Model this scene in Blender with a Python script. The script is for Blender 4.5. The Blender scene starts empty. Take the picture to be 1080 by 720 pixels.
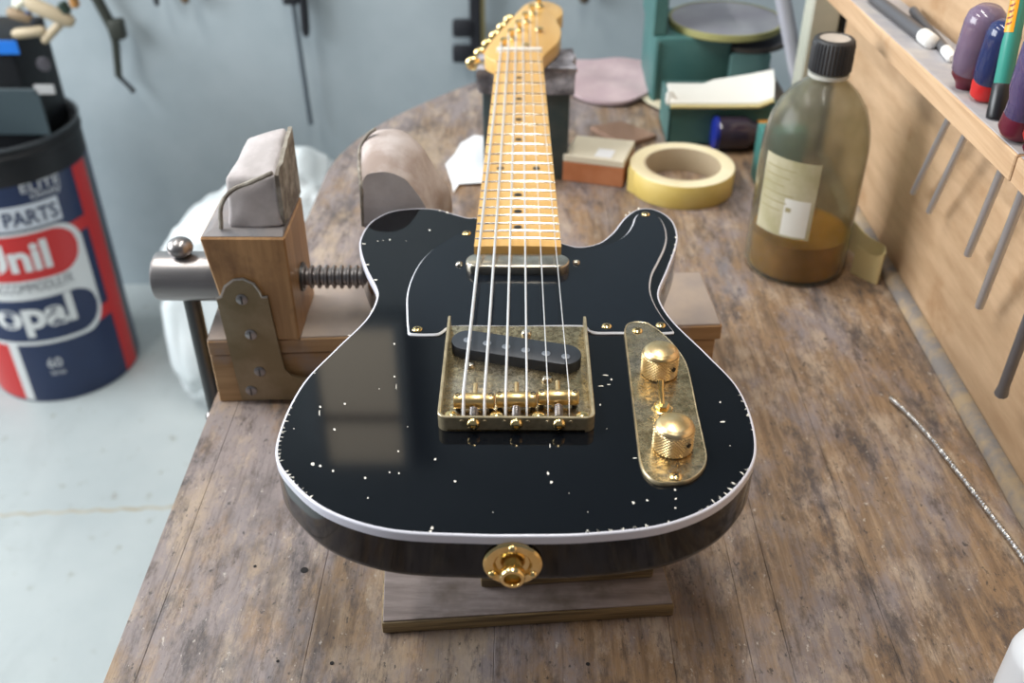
import bpy, bmesh, math, random
from math import sin, cos, pi, radians, sqrt, atan2
from mathutils import Vector, Matrix, Euler, noise

random.seed(7)
scene = bpy.context.scene
COL = scene.collection

# ---------------------------------------------------------------- calibration
# All modelling coordinates are millimetres in the frame of the guitar: x across
# the body, y from the bridge towards the head, z = 0 the lacquered top.
FLOOR = -1020.0          # floor level, mm
BENCH = -140.0           # bench top level, mm
WALL_Y = 1752.0          # face of the back wall
PANEL_X = 336.0          # face of the plywood panel behind the bench
FPX = 1050.0             # focal length in pixels of a 1080 wide frame
CAM = Vector((1.369, -401.2, 328.3))
CAM_R = Euler((0.95581, 0.00005, 0.00898), 'XYZ')
_RM = CAM_R.to_matrix()

def W(p):
    return Vector((p[0] / 1000.0, p[1] / 1000.0, (p[2] - FLOOR) / 1000.0))

def ray(u, v):
    return _RM @ Vector(((u - 540) / FPX, -(v - 360) / FPX, -1.0))

def at(u, v, z):
    d = ray(u, v); t = (z - CAM.z) / d.z
    return CAM + t * d

def aty(u, v, y):
    d = ray(u, v); t = (y - CAM.y) / d.y
    return CAM + t * d

def atx(u, v, x):
    d = ray(u, v); t = (x - CAM.x) / d.x
    return CAM + t * d

# ---------------------------------------------------------------- camera
cd = bpy.data.cameras.new('camera')
cam = bpy.data.objects.new('camera', cd); COL.objects.link(cam)
cd.sensor_width = 36.0
cd.lens = FPX / 1080.0 * 36.0
cd.clip_start = 0.02; cd.clip_end = 50
cam.location = W(CAM); cam.rotation_euler = CAM_R
cd.dof.use_dof = True
cd.dof.focus_distance = 0.545
cd.dof.aperture_fstop = 8.0
scene.camera = cam

# ---------------------------------------------------------------- world, lights, exposure
world = bpy.data.worlds.new('workshop_air'); scene.world = world
world.use_nodes = True
bg = world.node_tree.nodes['Background']
bg.inputs['Color'].default_value = (0.80, 0.88, 1.0, 1)
bg.inputs['Strength'].default_value = 0.16

def area(name, loc, rot, sx, sy, power, color):
    l = bpy.data.lights.new(name, 'AREA'); l.shape = 'RECTANGLE'
    l.size = sx; l.size_y = sy; l.energy = power; l.color = color
    o = bpy.data.objects.new(name, l); COL.objects.link(o)
    o.location = loc; o.rotation_euler = rot
    return o

# daylight through the workshop window in the left wall
area('window_daylight', (-2.36, 0.55, 1.75), (0, radians(-90), 0), 1.3, 1.9, 105, (0.93, 0.97, 1.0))

scene.view_settings.view_transform = 'Standard'
scene.view_settings.look = 'None'
scene.view_settings.gamma = 1.0
scene.view_settings.use_curve_mapping = False
scene.view_settings.exposure = 0.0

# ---------------------------------------------------------------- mesh builder
class MB:
    def __init__(self):
        self.v = []; self.f = []
    def add(self, verts, faces):
        b = len(self.v)
        self.v += [Vector(p) for p in verts]
        self.f += [tuple(i + b for i in f) for f in faces]
        return self
    def bm(self, bm_, mat=None):
        bm_.verts.index_update()
        vs = [(mat @ v.co if mat else v.co.copy()) for v in bm_.verts]
        fs = [[v.index for v in f.verts] for f in bm_.faces]
        bm_.free()
        return self.add(vs, fs)
    def box(self, x0, x1, y0, y1, z0, z1, bev=0.0, seg=1, mat=None):
        b = bmesh.new()
        bmesh.ops.create_cube(b, size=1.0)
        for v in b.verts:
            v.co = Vector(((x0 + x1) / 2 + v.co.x * (x1 - x0), (y0 + y1) / 2 + v.co.y * (y1 - y0), (z0 + z1) / 2 + v.co.z * (z1 - z0)))
        if bev:
            bmesh.ops.bevel(b, geom=b.edges[:], offset=bev, segments=seg, affect='EDGES', profile=0.5)
        return self.bm(b, mat)
    def hexa(self, c, bev=0.0, seg=1):
        """8 corners: bottom 4 (ccw) then top 4."""
        b = bmesh.new()
        vs = [b.verts.new(p) for p in c]
        for f in ((3, 2, 1, 0), (4, 5, 6, 7), (0, 1, 5, 4), (1, 2, 6, 5), (2, 3, 7, 6), (3, 0, 4, 7)):
            b.faces.new([vs[i] for i in f])
        if bev:
            bmesh.ops.bevel(b, geom=b.edges[:], offset=bev, segments=seg, affect='EDGES', profile=0.5)
        return self.bm(b)
    def prism(self, pts, z0, z1, bev=0.0):
        """closed outline (x, y) extruded z0..z1, top edge bevelled inward"""
        pts = ccw([(p[0], p[1]) for p in pts])
        n = len(pts)
        rings = [(0.0, z0), (0.0, z1 - bev)]
        if bev: rings += [(bev * 0.3, z1 - bev * 0.3), (bev, z1)]
        vs = []
        for ins, z in rings:
            q = inset(pts, ins) if ins else pts
            vs += [(x, y, z) for x, y in q]
        fs = []
        for r in range(len(rings) - 1):
            for i in range(n):
                j = (i + 1) % n
                fs.append((r * n + i, r * n + j, (r + 1) * n + j, (r + 1) * n + i))
        fs.append(tuple(reversed(range(n))))
        k = (len(rings) - 1) * n
        fs.append(tuple(range(k, k + n)))
        return self.add(vs, fs)
    def lathe(self, prof, c=(0, 0, 0), axis='z', seg=32, cap=True, mat=None):
        """prof [(r, h)] turned about an axis through c"""
        vs = []; fs = []
        n = len(prof)
        for i in range(seg):
            a = 2 * pi * i / seg
            for r, h in prof:
                p = Vector((r * cos(a), r * sin(a), h))
                if axis == 'x': p = Vector((h, r * cos(a), r * sin(a)))
                elif axis == 'y': p = Vector((r * sin(a), h, r * cos(a)))
                if mat: p = mat @ p
                vs.append(p + Vector(c))
        for i in range(seg):
            j = (i + 1) % seg
            for k in range(n - 1):
                fs.append((i * n + k, j * n + k, j * n + k + 1, i * n + k + 1))
        if cap:
            if prof[0][0] > 1e-6: fs.append(tuple(i * n for i in reversed(range(seg))))
            if prof[-1][0] > 1e-6: fs.append(tuple(i * n + n - 1 for i in range(seg)))
        return self.add(vs, fs)
    def tube(self, path, r, seg=8, cap=True):
        path = [Vector(p) for p in path]
        rs = r if isinstance(r, (list, tuple)) else [r] * len(path)
        vs = []; fs = []
        t0 = (path[1] - path[0]).normalized()
        up = Vector((0, 0, 1)) if abs(t0.z) < 0.9 else Vector((1, 0, 0))
        s = t0.cross(up).normalized()
        for i, p in enumerate(path):
            a = path[max(i - 1, 0)]; b = path[min(i + 1, len(path) - 1)]
            t = (b - a).normalized()
            s = (s - t * s.dot(t)).normalized()
            q = t.cross(s)
            for k in range(seg):
                an = 2 * pi * k / seg
                vs.append(p + rs[i] * (s * cos(an) + q * sin(an)))
        for i in range(len(path) - 1):
            for k in range(seg):
                l = (k + 1) % seg
                fs.append((i * seg + k, i * seg + l, (i + 1) * seg + l, (i + 1) * seg + k))
        if cap:
            fs.append(tuple(reversed(range(seg))))
            b = (len(path) - 1) * seg
            fs.append(tuple(range(b, b + seg)))
        return self.add(vs, fs)
    def sphere(self, c, r, seg=16, rings=10, sc=(1, 1, 1)):
        prof = [(r * sin(pi * i / rings), -r * cos(pi * i / rings)) for i in range(rings + 1)]
        prof[0] = (0.0001, -r); prof[-1] = (0.0001, r)
        m = Matrix.Diagonal(Vector(sc))
        return self.lathe(prof, c, 'z', seg, False, m)

def ccw(pts):
    a = sum(pts[i][0] * pts[(i + 1) % len(pts)][1] - pts[(i + 1) % len(pts)][0] * pts[i][1] for i in range(len(pts)))
    return pts if a > 0 else pts[::-1]

def inset(pts, d):
    """move a ccw closed outline inward by d"""
    n = len(pts); out = []
    for i in range(n):
        a = Vector(pts[i - 1]); b = Vector(pts[i]); c = Vector(pts[(i + 1) % n])
        e1 = (b - a); e2 = (c - b)
        e1 = e1.normalized() if e1.length > 1e-9 else e2.normalized()
        e2 = e2.normalized() if e2.length > 1e-9 else e1
        n1 = Vector((-e1.y, e1.x)); n2 = Vector((-e2.y, e2.x))
        m = (n1 + n2)
        m = m.normalized() if m.length > 1e-6 else n1
        k = max(0.5, m.dot(n1))
        out.append((b.x + m.x * d / k, b.y + m.y * d / k))
    return out

def spline(pts, per=6, closed=True):
    """centripetal-ish Catmull-Rom through 2d/3d points"""
    pts = [Vector(p) for p in pts]; n = len(pts); out = []
    rng = range(n) if closed else range(n - 1)
    for i in rng:
        if closed:
            p0, p1, p2, p3 = pts[i - 1], pts[i], pts[(i + 1) % n], pts[(i + 2) % n]
        else:
            p1, p2 = pts[i], pts[i + 1]
            p0 = pts[i - 1] if i else p1 - (p2 - p1)
            p3 = pts[i + 2] if i + 2 < n else p2 + (p2 - p1)
        t1 = (p1 - p0).length ** 0.5 or 1e-3; t2 = (p2 - p1).length ** 0.5 or 1e-3; t3 = (p3 - p2).length ** 0.5 or 1e-3
        m1 = ((p1 - p0) / t1 - (p2 - p0) / (t1 + t2) + (p2 - p1) / t2) * t2
        m2 = ((p2 - p1) / t2 - (p3 - p1) / (t2 + t3) + (p3 - p2) / t3) * t2
        for k in range(per):
            t = k / per
            out.append((2 * t**3 - 3 * t**2 + 1) * p1 + (t**3 - 2 * t**2 + t) * m1 + (-2 * t**3 + 3 * t**2) * p2 + (t**3 - t**2) * m2)
    if not closed: out.append(pts[-1])
    return out

OFF = {}      # object name -> world position of its origin (no object is rotated)

def mesh_obj(name, mb, mat, parent=None, smooth=40, loc=None, kind=None, label=None):
    me = bpy.data.meshes.new(name)
    wv = [W(p) for p in mb.v]
    if parent is not None:
        org = OFF[parent.name]
    else:
        if loc is not None: org = W(loc)
        else:
            xs = [p.x for p in wv]; ys = [p.y for p in wv]; zs = [p.z for p in wv]
            org = Vector(((min(xs) + max(xs)) / 2, (min(ys) + max(ys)) / 2, min(zs)))
    me.from_pydata([p - org for p in wv], [], mb.f)
    me.validate(); me.update()
    bm_ = bmesh.new(); bm_.from_mesh(me)
    bmesh.ops.recalc_face_normals(bm_, faces=bm_.faces[:])
    bm_.to_mesh(me); bm_.free()
    if smooth:
        for p in me.polygons: p.use_smooth = True
        me.set_sharp_from_angle(angle=radians(smooth))
    me.materials.append(mat)
    o = bpy.data.objects.new(name, me); COL.objects.link(o)
    if parent is not None:
        o.parent = parent
    else:
        o.location = org
    OFF[o.name] = org
    if kind: o['kind'] = kind
    if label: o['label'] = label
    return o

def thing(name, label, cat, loc, group=None):
    o = bpy.data.objects.new(name, None); COL.objects.link(o)
    o.empty_display_size = 0.03
    o.location = W(loc); OFF[o.name] = W(loc)
    o['label'] = label; o['category'] = cat
    if group: o['group'] = group
    return o

def single(name, mb, mat, label, cat, group=None, smooth=40):
    o = mesh_obj(name, mb, mat, None, smooth)
    o['label'] = label; o['category'] = cat
    if group: o['group'] = group
    return o

def struct(name, mb, mat, smooth=0, parent=None):
    o = mesh_obj(name, mb, mat, parent, smooth)
    if parent is None: o['kind'] = 'structure'
    return o

# ---------------------------------------------------------------- materials
def new_mat(name):
    m = bpy.data.materials.new(name); m.use_nodes = True
    nt = m.node_tree
    return m, nt, nt.nodes['Principled BSDF']

def noise_node(nt, scale, detail=4, rough=0.55, stretch=None, coord='Object', off=(0, 0, 0)):
    if coord == 'Position':
        g = nt.nodes.new('ShaderNodeNewGeometry'); src = g.outputs['Position']
    else:
        tc = nt.nodes.new('ShaderNodeTexCoord'); src = tc.outputs[coord]
    mp = nt.nodes.new('ShaderNodeMapping')
    nt.links.new(src, mp.inputs['Vector'])
    if stretch: mp.inputs['Scale'].default_value = stretch
    mp.inputs['Location'].default_value = off
    n = nt.nodes.new('ShaderNodeTexNoise')
    n.inputs['Scale'].default_value = scale; n.inputs['Detail'].default_value = detail
    n.inputs['Roughness'].default_value = rough
    nt.links.new(mp.outputs['Vector'], n.inputs['Vector'])
    return n

def ramp(nt, src, stops):
    r = nt.nodes.new('ShaderNodeValToRGB')
    e = r.color_ramp.elements
    while len(e) < len(stops): e.new(0.5)
    for el, (p, c) in zip(e, stops):
        el.position = p; el.color = (c[0], c[1], c[2], 1) if len(c) == 3 else c
    nt.links.new(src, r.inputs['Fac'])
    return r

def mix(nt, fac, a, b, mode='MIX'):
    m = nt.nodes.new('ShaderNodeMix'); m.data_type = 'RGBA'; m.blend_type = mode
    for s, val in ((m.inputs[0], fac), (m.inputs[6], a), (m.inputs[7], b)):
        if hasattr(val, 'links'): nt.links.new(val, s)
        elif isinstance(val, (int, float)): s.default_value = val
        else: s.default_value = (val[0], val[1], val[2], 1)
    return m.outputs[2]

def bump(nt, b, src, strength=0.2, dist=0.001):
    n = nt.nodes.new('ShaderNodeBump')
    n.inputs['Strength'].default_value = strength; n.inputs['Distance'].default_value = dist
    nt.links.new(src, n.inputs['Height']); nt.links.new(n.outputs['Normal'], b.inputs['Normal'])

def M(name, col, rough=0.5, metal=0.0, col2=None, scale=60, lo=0.4, hi=0.65, bmp=0.0, stretch=None, coord='Object', spec=None, bdist=0.001):
    m, nt, b = new_mat(name)
    b.inputs['Base Color'].default_value = (*col, 1)
    b.inputs['Roughness'].default_value = rough; b.inputs['Metallic'].default_value = metal
    if spec is not None: b.inputs['Specular IOR Level'].default_value = spec
    if col2 or bmp:
        n = noise_node(nt, scale, 5, 0.6, stretch, coord)
        if col2:
            r = ramp(nt, n.outputs['Fac'], [(lo, col), (hi, col2)])
            nt.links.new(r.outputs['Color'], b.inputs['Base Color'])
        if bmp: bump(nt, b, n.outputs['Fac'], bmp, bdist)
    return m

def wood(name, dark, light, scale=30, stretch=(1, 0.06, 1), rough=0.55, stain=None, stain_amt=(0.55, 0.7), bmp=0.15, coord='Object'):
    m, nt, b = new_mat(name)
    g = noise_node(nt, scale, 6, 0.6, stretch, coord)
    r = ramp(nt, g.outputs['Fac'], [(0.32, dark), (0.68, light)])
    c = r.outputs['Color']
    if stain:
        s = noise_node(nt, 14, 5, 0.65, None, coord, (3, 5, 1))
        sr = ramp(nt, s.outputs['Fac'], [(stain_amt[0], (0, 0, 0)), (stain_amt[1], (1, 1, 1))])
        c = mix(nt, sr.outputs['Color'], c, stain)
    nt.links.new(c, b.inputs['Base Color'])
    b.inputs['Roughness'].default_value = rough
    if bmp: bump(nt, b, g.outputs['Fac'], bmp, 0.0006)
    return m

def bench_material():
    m, nt, b = new_mat('worn_bench_wood')
    co = 'Position'
    def mask(scale, det, rgh, st, off, lo, hi, amt):
        n = noise_node(nt, scale, det, rgh, st, co, off)
        return n, ramp(nt, n.outputs['Fac'], [(lo, (0, 0, 0)), (hi, (amt, amt, amt))]).outputs['Color']
    grain = noise_node(nt, 190, 8, 0.72, (1, 0.06, 1), co)
    base = ramp(nt, grain.outputs['Fac'], [(0.30, (0.115, 0.072, 0.044)), (0.5, (0.235, 0.155, 0.095)), (0.70, (0.37, 0.26, 0.165))]).outputs['Color']
    n, k = mask(9, 7, 0.68, (1, 0.35, 1), (12, 9, 0), 0.48, 0.64, 0.65); base = mix(nt, k, base, (0.36, 0.215, 0.105))      # bare orange wood
    # dust and grey: heavier on the worn left side of the bench
    g1 = noise_node(nt, 17, 9, 0.74, (1, 0.42, 1), co, (1.3, 0.4, 0))
    geo = nt.nodes.new('ShaderNodeNewGeometry'); sx = nt.nodes.new('ShaderNodeSeparateXYZ'); nt.links.new(geo.outputs['Position'], sx.inputs[0])
    mr = nt.nodes.new('ShaderNodeMapRange'); nt.links.new(sx.outputs['X'], mr.inputs['Value'])
    mr.inputs['From Min'].default_value = -0.2; mr.inputs['From Max'].default_value = 0.3; mr.inputs['To Min'].default_value = 0.055; mr.inputs['To Max'].default_value = -0.05
    ad = nt.nodes.new('ShaderNodeMath'); ad.operation = 'ADD'; nt.links.new(g1.outputs['Fac'], ad.inputs[0]); nt.links.new(mr.outputs[0], ad.inputs[1])
    k = ramp(nt, ad.outputs[0], [(0.44, (0, 0, 0)), (0.57, (0.8, 0.8, 0.8))]).outputs['Color']; base = mix(nt, k, base, (0.245, 0.215, 0.225))
    n, k = mask(38, 9, 0.78, (1, 0.38, 1), (7, 2, 0), 0.52, 0.64, 0.75); base = mix(nt, k, base, (0.45, 0.355, 0.27))        # pale rubbed
    n, k = mask(26, 9, 0.78, (1, 0.30, 1), (4, 21, 0), 0.53, 0.63, 0.85); base = mix(nt, k, base, (0.050, 0.043, 0.046))     # oil stains
    n, k = mask(10, 8, 0.74, (1, 0.45, 1), (17, 5, 0), 0.54, 0.64, 0.62); base = mix(nt, k, base, (0.075, 0.062, 0.062))     # large dark patches
    n, k = mask(13, 8, 0.74, (1, 0.5, 1), (22, 15, 0), 0.55, 0.66, 0.65); base = mix(nt, k, base, (0.40, 0.30, 0.205))
    n, k = mask(75, 8, 0.80, (1, 0.28, 1), (9, 3, 2), 0.52, 0.63, 0.80); base = mix(nt, k, base, (0.085, 0.062, 0.052))
    n, k = mask(12, 7, 0.72, (1, 0.3, 1), (31, 8, 2), 0.58, 0.70, 0.60); base = mix(nt, k, base, (0.125, 0.14, 0.175))       # blue-grey smears
    n, k = mask(420, 4, 0.7, (1, 0.05, 1), (3, 1, 2), 0.54, 0.66, 0.40); base = mix(nt, k, base, (0.070, 0.050, 0.042))      # open grain
    n, k = mask(280, 4, 0.7, (1, 0.5, 1), (2, 2, 2), 0.62, 0.68, 0.80); base = mix(nt, k, base, (0.035, 0.03, 0.03))         # specks
    n, k = mask(200, 4, 0.7, (1, 0.6, 1), (5, 7, 2), 0.64, 0.70, 0.65); base = mix(nt, k, base, (0.58, 0.53, 0.47))
    nt.links.new(base, b.inputs['Base Color'])
    rr = ramp(nt, g1.outputs['Fac'], [(0.3, (0.40, 0.40, 0.40)), (0.7, (0.66, 0.66, 0.66))]).outputs['Color']
    nt.links.new(rr, b.inputs['Roughness'])
    bump(nt, b, grain.outputs['Fac'], 0.3, 0.0006)
    return m

def floor_material():
    m, nt, b = new_mat('painted_concrete_floor')
    co = 'Position'
    n1 = noise_node(nt, 2.2, 6, 0.6, None, co)
    base = ramp(nt, n1.outputs['Fac'], [(0.35, (0.355, 0.395, 0.40)), (0.7, (0.455, 0.49, 0.485))]).outputs['Color']
    n2 = noise_node(nt, 30, 5, 0.7, None, co, (5, 1, 0))
    k = ramp(nt, n2.outputs['Fac'], [(0.62, (0, 0, 0)), (0.69, (0.75, 0.75, 0.75))]).outputs['Color']
    base = mix(nt, k, base, (0.20, 0.17, 0.12))
    n3 = noise_node(nt, 9, 6, 0.75, (1, 0.35, 1), co, (8, 3, 0))
    k = ramp(nt, n3.outputs['Fac'], [(0.52, (0, 0, 0)), (0.70, (0.55, 0.55, 0.55))]).outputs['Color']
    base = mix(nt, k, base, (0.33, 0.36, 0.36))
    nt.links.new(base, b.inputs['Base Color'])
    b.inputs['Roughness'].default_value = 0.42
    return m

MT = {}
MT['bench'] = bench_material()
MT['floor'] = floor_material()
MT['wall'] = M('blue_grey_wall_paint', (0.345, 0.405, 0.435), 0.6, col2=(0.415, 0.475, 0.505), scale=3, coord='Position', spec=0.3)
MT['ceiling'] = M('ceiling_paint', (0.30, 0.32, 0.34), 0.8)
MT['ply'] = wood('pine_plywood_panel', (0.43, 0.275, 0.155), (0.585, 0.40, 0.245), 90, (1, 0.15, 0.8), 0.5, (0.36, 0.19, 0.08), (0.58, 0.80), 0.08, 'Position')
MT['pine'] = wood('pine_shelf', (0.43, 0.265, 0.145), (0.60, 0.41, 0.25), 120, (1, 0.05, 1.6), 0.5, (0.42, 0.22, 0.09), (0.6, 0.75), 0.1, 'Position')
MT['dusty'] = M('dusty_shelf_top', (0.33, 0.32, 0.34), 0.8, col2=(0.42, 0.39, 0.37), scale=40)
MT['batten'] = M('greyed_batten', (0.24, 0.215, 0.20), 0.6, col2=(0.42, 0.31, 0.19), scale=60, coord='Position')
MT['beech'] = wood('beech_vise_wood', (0.27, 0.135, 0.05), (0.47, 0.265, 0.115), 130, (1, 1, 0.08), 0.42, (0.12, 0.055, 0.025), (0.55, 0.75), 0.1)
MT['beech_h'] = wood('beech_beam_wood', (0.29, 0.155, 0.06), (0.48, 0.29, 0.14), 130, (0.06, 1, 1), 0.45, (0.28, 0.22, 0.20), (0.5, 0.68), 0.1)
MT['grey_top'] = M('greyed_wood_top', (0.15, 0.145, 0.155), 0.5, col2=(0.24, 0.21, 0.2), scale=40)
MT['leather'] = M('grey_suede', (0.40, 0.365, 0.36), 0.85, col2=(0.52, 0.475, 0.475), scale=45, bmp=0.5)
MT['leather_brown'] = M('brown_suede', (0.33, 0.255, 0.22), 0.8, col2=(0.52, 0.46, 0.44), scale=30, bmp=0.5)
MT['leather_edge'] = M('cut_leather_edge', (0.16, 0.135, 0.11), 0.85, col2=(0.36, 0.33, 0.28), scale=90, bmp=0.6)
MT['steel'] = M('brushed_steel', (0.27, 0.25, 0.245), 0.32, 0.9, col2=(0.36, 0.335, 0.33), scale=60, stretch=(0.05, 1, 1))
MT['bright_steel'] = M('bright_steel', (0.56, 0.57, 0.60), 0.3, 0.7)
MT['bracket'] = M('tarnished_bracket_steel', (0.22, 0.17, 0.10), 0.42, 0.85, col2=(0.30, 0.24, 0.16), scale=30)
MT['bracket_edge'] = M('bright_steel_edge', (0.55, 0.52, 0.48), 0.3, 1.0)
MT['dark_steel'] = M('dark_oiled_steel', (0.10, 0.10, 0.10), 0.4, 0.9)
MT['lacquer'] = M('black_lacquer', (0.0035, 0.0045, 0.0065), 0.06, spec=0.36)
MT['binding'] = M('white_binding', (0.64, 0.64, 0.72), 0.3)
MT['chip'] = M('bare_chip', (0.80, 0.77, 0.70), 0.6)
MT['guard'] = M('black_pickguard', (0.006, 0.009, 0.014), 0.14, spec=0.34)
MT['guard_edge'] = M('white_pickguard_edge', (0.66, 0.67, 0.72), 0.35)
MT['maple'] = M('amber_maple', (0.66, 0.385, 0.115), 0.28, col2=(0.74, 0.465, 0.165), scale=50, stretch=(1, 0.06, 1))
MT['maple_side'] = M('dark_amber_maple', (0.60, 0.32, 0.085), 0.3)
MT['dot'] = M('black_dot', (0.012, 0.01, 0.01), 0.4)
MT['fret'] = M('nickel_fret', (0.66, 0.65, 0.63), 0.16, 1.0)
MT['nut'] = M('bone_nut', (0.86, 0.83, 0.76), 0.35)
MT['string'] = M('string_steel', (0.88, 0.88, 0.89), 0.38, 0.7)
MT['gold'] = M('gold_plate', (0.84, 0.61, 0.25), 0.2, 1.0, col2=(0.90, 0.70, 0.36), scale=120)
MT['gold_worn'] = M('worn_gold', (0.74, 0.53, 0.25), 0.32, 1.0, col2=(0.86, 0.68, 0.40), scale=150)
MT['brass'] = M('brass_saddle', (0.80, 0.56, 0.25), 0.3, 1.0)
def relic():
    m, nt, b = new_mat('aged_nickel_brass_plate')
    n = noise_node(nt, 130, 6, 0.75)
    n2 = noise_node(nt, 420, 3, 0.7, None, 'Object', (1, 2, 3))
    n3 = noise_node(nt, 22, 3, 0.6, None, 'Object', (4, 2, 3))
    c = ramp(nt, n.outputs['Fac'], [(0.36, (0.22, 0.165, 0.085)), (0.55, (0.55, 0.44, 0.255)), (0.75, (0.74, 0.62, 0.40))]).outputs['Color']
    k = ramp(nt, n2.outputs['Fac'], [(0.50, (0, 0, 0)), (0.62, (0.85, 0.85, 0.85))]).outputs['Color']
    c = mix(nt, k, c, (0.14, 0.115, 0.07))
    k3 = ramp(nt, n3.outputs['Fac'], [(0.5, (0, 0, 0)), (0.7, (0.6, 0.6, 0.6))]).outputs['Color']
    c = mix(nt, k3, c, (0.42, 0.40, 0.36))
    nt.links.new(c, b.inputs['Base Color'])
    b.inputs['Metallic'].default_value = 0.9
    r = ramp(nt, n2.outputs['Fac'], [(0.4, (0.17, 0.17, 0.17)), (0.65, (0.42, 0.42, 0.42))]).outputs['Color']
    nt.links.new(r, b.inputs['Roughness'])
    return m
MT['relic'] = relic()
MT['relic_edge'] = M('polished_plate_edge', (0.62, 0.52, 0.34), 0.3, 0.7, col2=(0.42, 0.35, 0.22), scale=160)
MT['nickel'] = M('aged_nickel', (0.62, 0.57, 0.48), 0.25, 1.0, col2=(0.45, 0.40, 0.33), scale=90)
MT['pickup'] = M('black_fibre', (0.022, 0.027, 0.036), 0.42)
MT['pole'] = M('dull_magnet', (0.30, 0.32, 0.36), 0.4, 0.9)

# ---------------------------------------------------------------- the setting
m = MB().box(-2600, 2000, -1600, WALL_Y + 60, FLOOR - 80, FLOOR)
floor = struct('floor', m, MT['floor'])
# dirt filled slab joint across the floor
a = at(40, 541, FLOOR); b_ = at(215, 533, FLOOR)
m = MB()
pts = [(a.x + (b_.x - a.x) * t + 0, a.y + (b_.y - a.y) * t + 3 * sin(t * 40)) for t in [i / 60 * 3.0 - 1.0 for i in range(61)]]
vs = []; fs = []
for i, p in enumerate(pts):
    w = 2.2 + 2.2 * abs(noise.noise(Vector((i * 0.37, 0, 0))))
    vs += [(p[0], p[1] - w, FLOOR + 0.6), (p[0], p[1] + w, FLOOR + 0.6), (p[0], p[1] - w - 1, FLOOR), (p[0], p[1] + w + 1, FLOOR)]
    if i:
        k = i * 4
        fs += [(k - 4, k, k + 1, k - 3), (k - 4, k - 2, k + 2, k), (k - 3, k + 1, k + 3, k - 1)]
m.add(vs, fs)
struct('joint', m, M('joint_dirt', (0.33, 0.28, 0.19), 0.8, col2=(0.46, 0.44, 0.38), scale=20), parent=floor)

struct('wall_back', MB().box(-2600, 2000, WALL_Y, WALL_Y + 60, FLOOR, 1950), MT['wall'])
# left wall with its window opening
m = MB()
m.box(-2460, -2400, -1600, -450, FLOOR, 1950)
m.box(-2460, -2400, 1540, WALL_Y, FLOOR, 1950)
m.box(-2460, -2400, -450, 1540, FLOOR, 0)
m.box(-2460, -2400, -450, 1540, 1450, 1950)
struct('wall_left', m, MT['wall'])
m = MB()
for y in (-450, 525, 1500): m.box(-2450, -2410, y, y + 40, 0, 1450)
m.box(-2450, -2410, -410, 1500, 0, 40); m.box(-2450, -2410, -410, 1500, 1410, 1450)
struct('window_1', m, M('window_frame_paint', (0.6, 0.62, 0.62), 0.5))
struct('ceiling', MB().box(-2600, 2000, -1600, WALL_Y + 60, 1950, 2000), MT['ceiling'])

# ---------------------------------------------------------------- workbench
def clip_x(poly, xa, xb):
    def half(pl, keep, xc):
        out = []
        for i in range(len(pl)):
            p, q = pl[i - 1], pl[i]
            kp, kq = keep(p[0]), keep(q[0])
            if kp != kq:
                t = (xc - p[0]) / (q[0] - p[0]); out.append((xc, p[1] + t * (q[1] - p[1])))
            if kq: out.append(q)
        return out
    return half(half(poly, lambda x: x >= xa, xa), lambda x: x <= xb, xb)

bench = thing('workbench', 'long worn wooden workbench with a rounded far corner under the guitar', 'workbench', (40, 250, FLOOR))
curve = spline([(-209, 470), (-207, 540), (-205, 585), (-195, 632), (-169, 695), (-125, 762), (-53, 845), (10, 885), (66, 906), (169, 918), (334, 925)], 6, False)
OUT = [(-224, -330), (-227, 30), (-228, 190), (-222, 330)] + [(p[0], p[1]) for p in curve] + [(334, -330)]
cuts = [-230, -209, -118, -12, 89, 132.5, 154.5, 215, 336]
for i in range(len(cuts) - 1):
    pl = clip_x(ccw(OUT), cuts[i] + 0.08, cuts[i + 1] - 0.08)
    if len(pl) > 2:
        mesh_obj('plank', MB().prism(pl, BENCH - 42, BENCH - 0.1 * (i % 3), 0.25), MT['bench'], bench, 0)
apron_m = wood('bench_frame_wood', (0.16, 0.09, 0.045), (0.26, 0.16, 0.09), 20, (1, 0.06, 1), 0.6)
mesh_obj('apron', MB().box(-190, -165, -280, 560, BENCH - 160, BENCH - 42, 2), apron_m, bench, 0)
mesh_obj('apron', MB().box(290, 315, -280, 860, BENCH - 160, BENCH - 42, 2), apron_m, bench, 0)
for x0, y0 in ((-165, -270), (210, -270), (-165, 470), (210, 760)):
    mesh_obj('leg', MB().box(x0, x0 + 80, y0, y0 + 80, FLOOR, BENCH - 42, 3), apron_m, bench, 0)
mesh_obj('stretcher', MB().box(-140, -110, -190, 470, FLOOR + 150, FLOOR + 240, 2), apron_m, bench, 0)
# drilled hole and old nail holes in the top
hole_m = M('bored_hole', (0.012, 0.01, 0.01), 0.9)
for (u, v, r) in ((321, 601, 2.4), (411, 596, 1.2), (350, 699, 1.2), (269, 597, 1.1), (293, 697, 0.9), (620, 700, 1.2)):
    p = at(u, v, BENCH)
    mesh_obj('nail_hole', MB().lathe([(r, -1.2), (r, 0.12), (0.001, 0.16)], (p.x, p.y, BENCH), 'z', 12), hole_m, bench)

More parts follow.
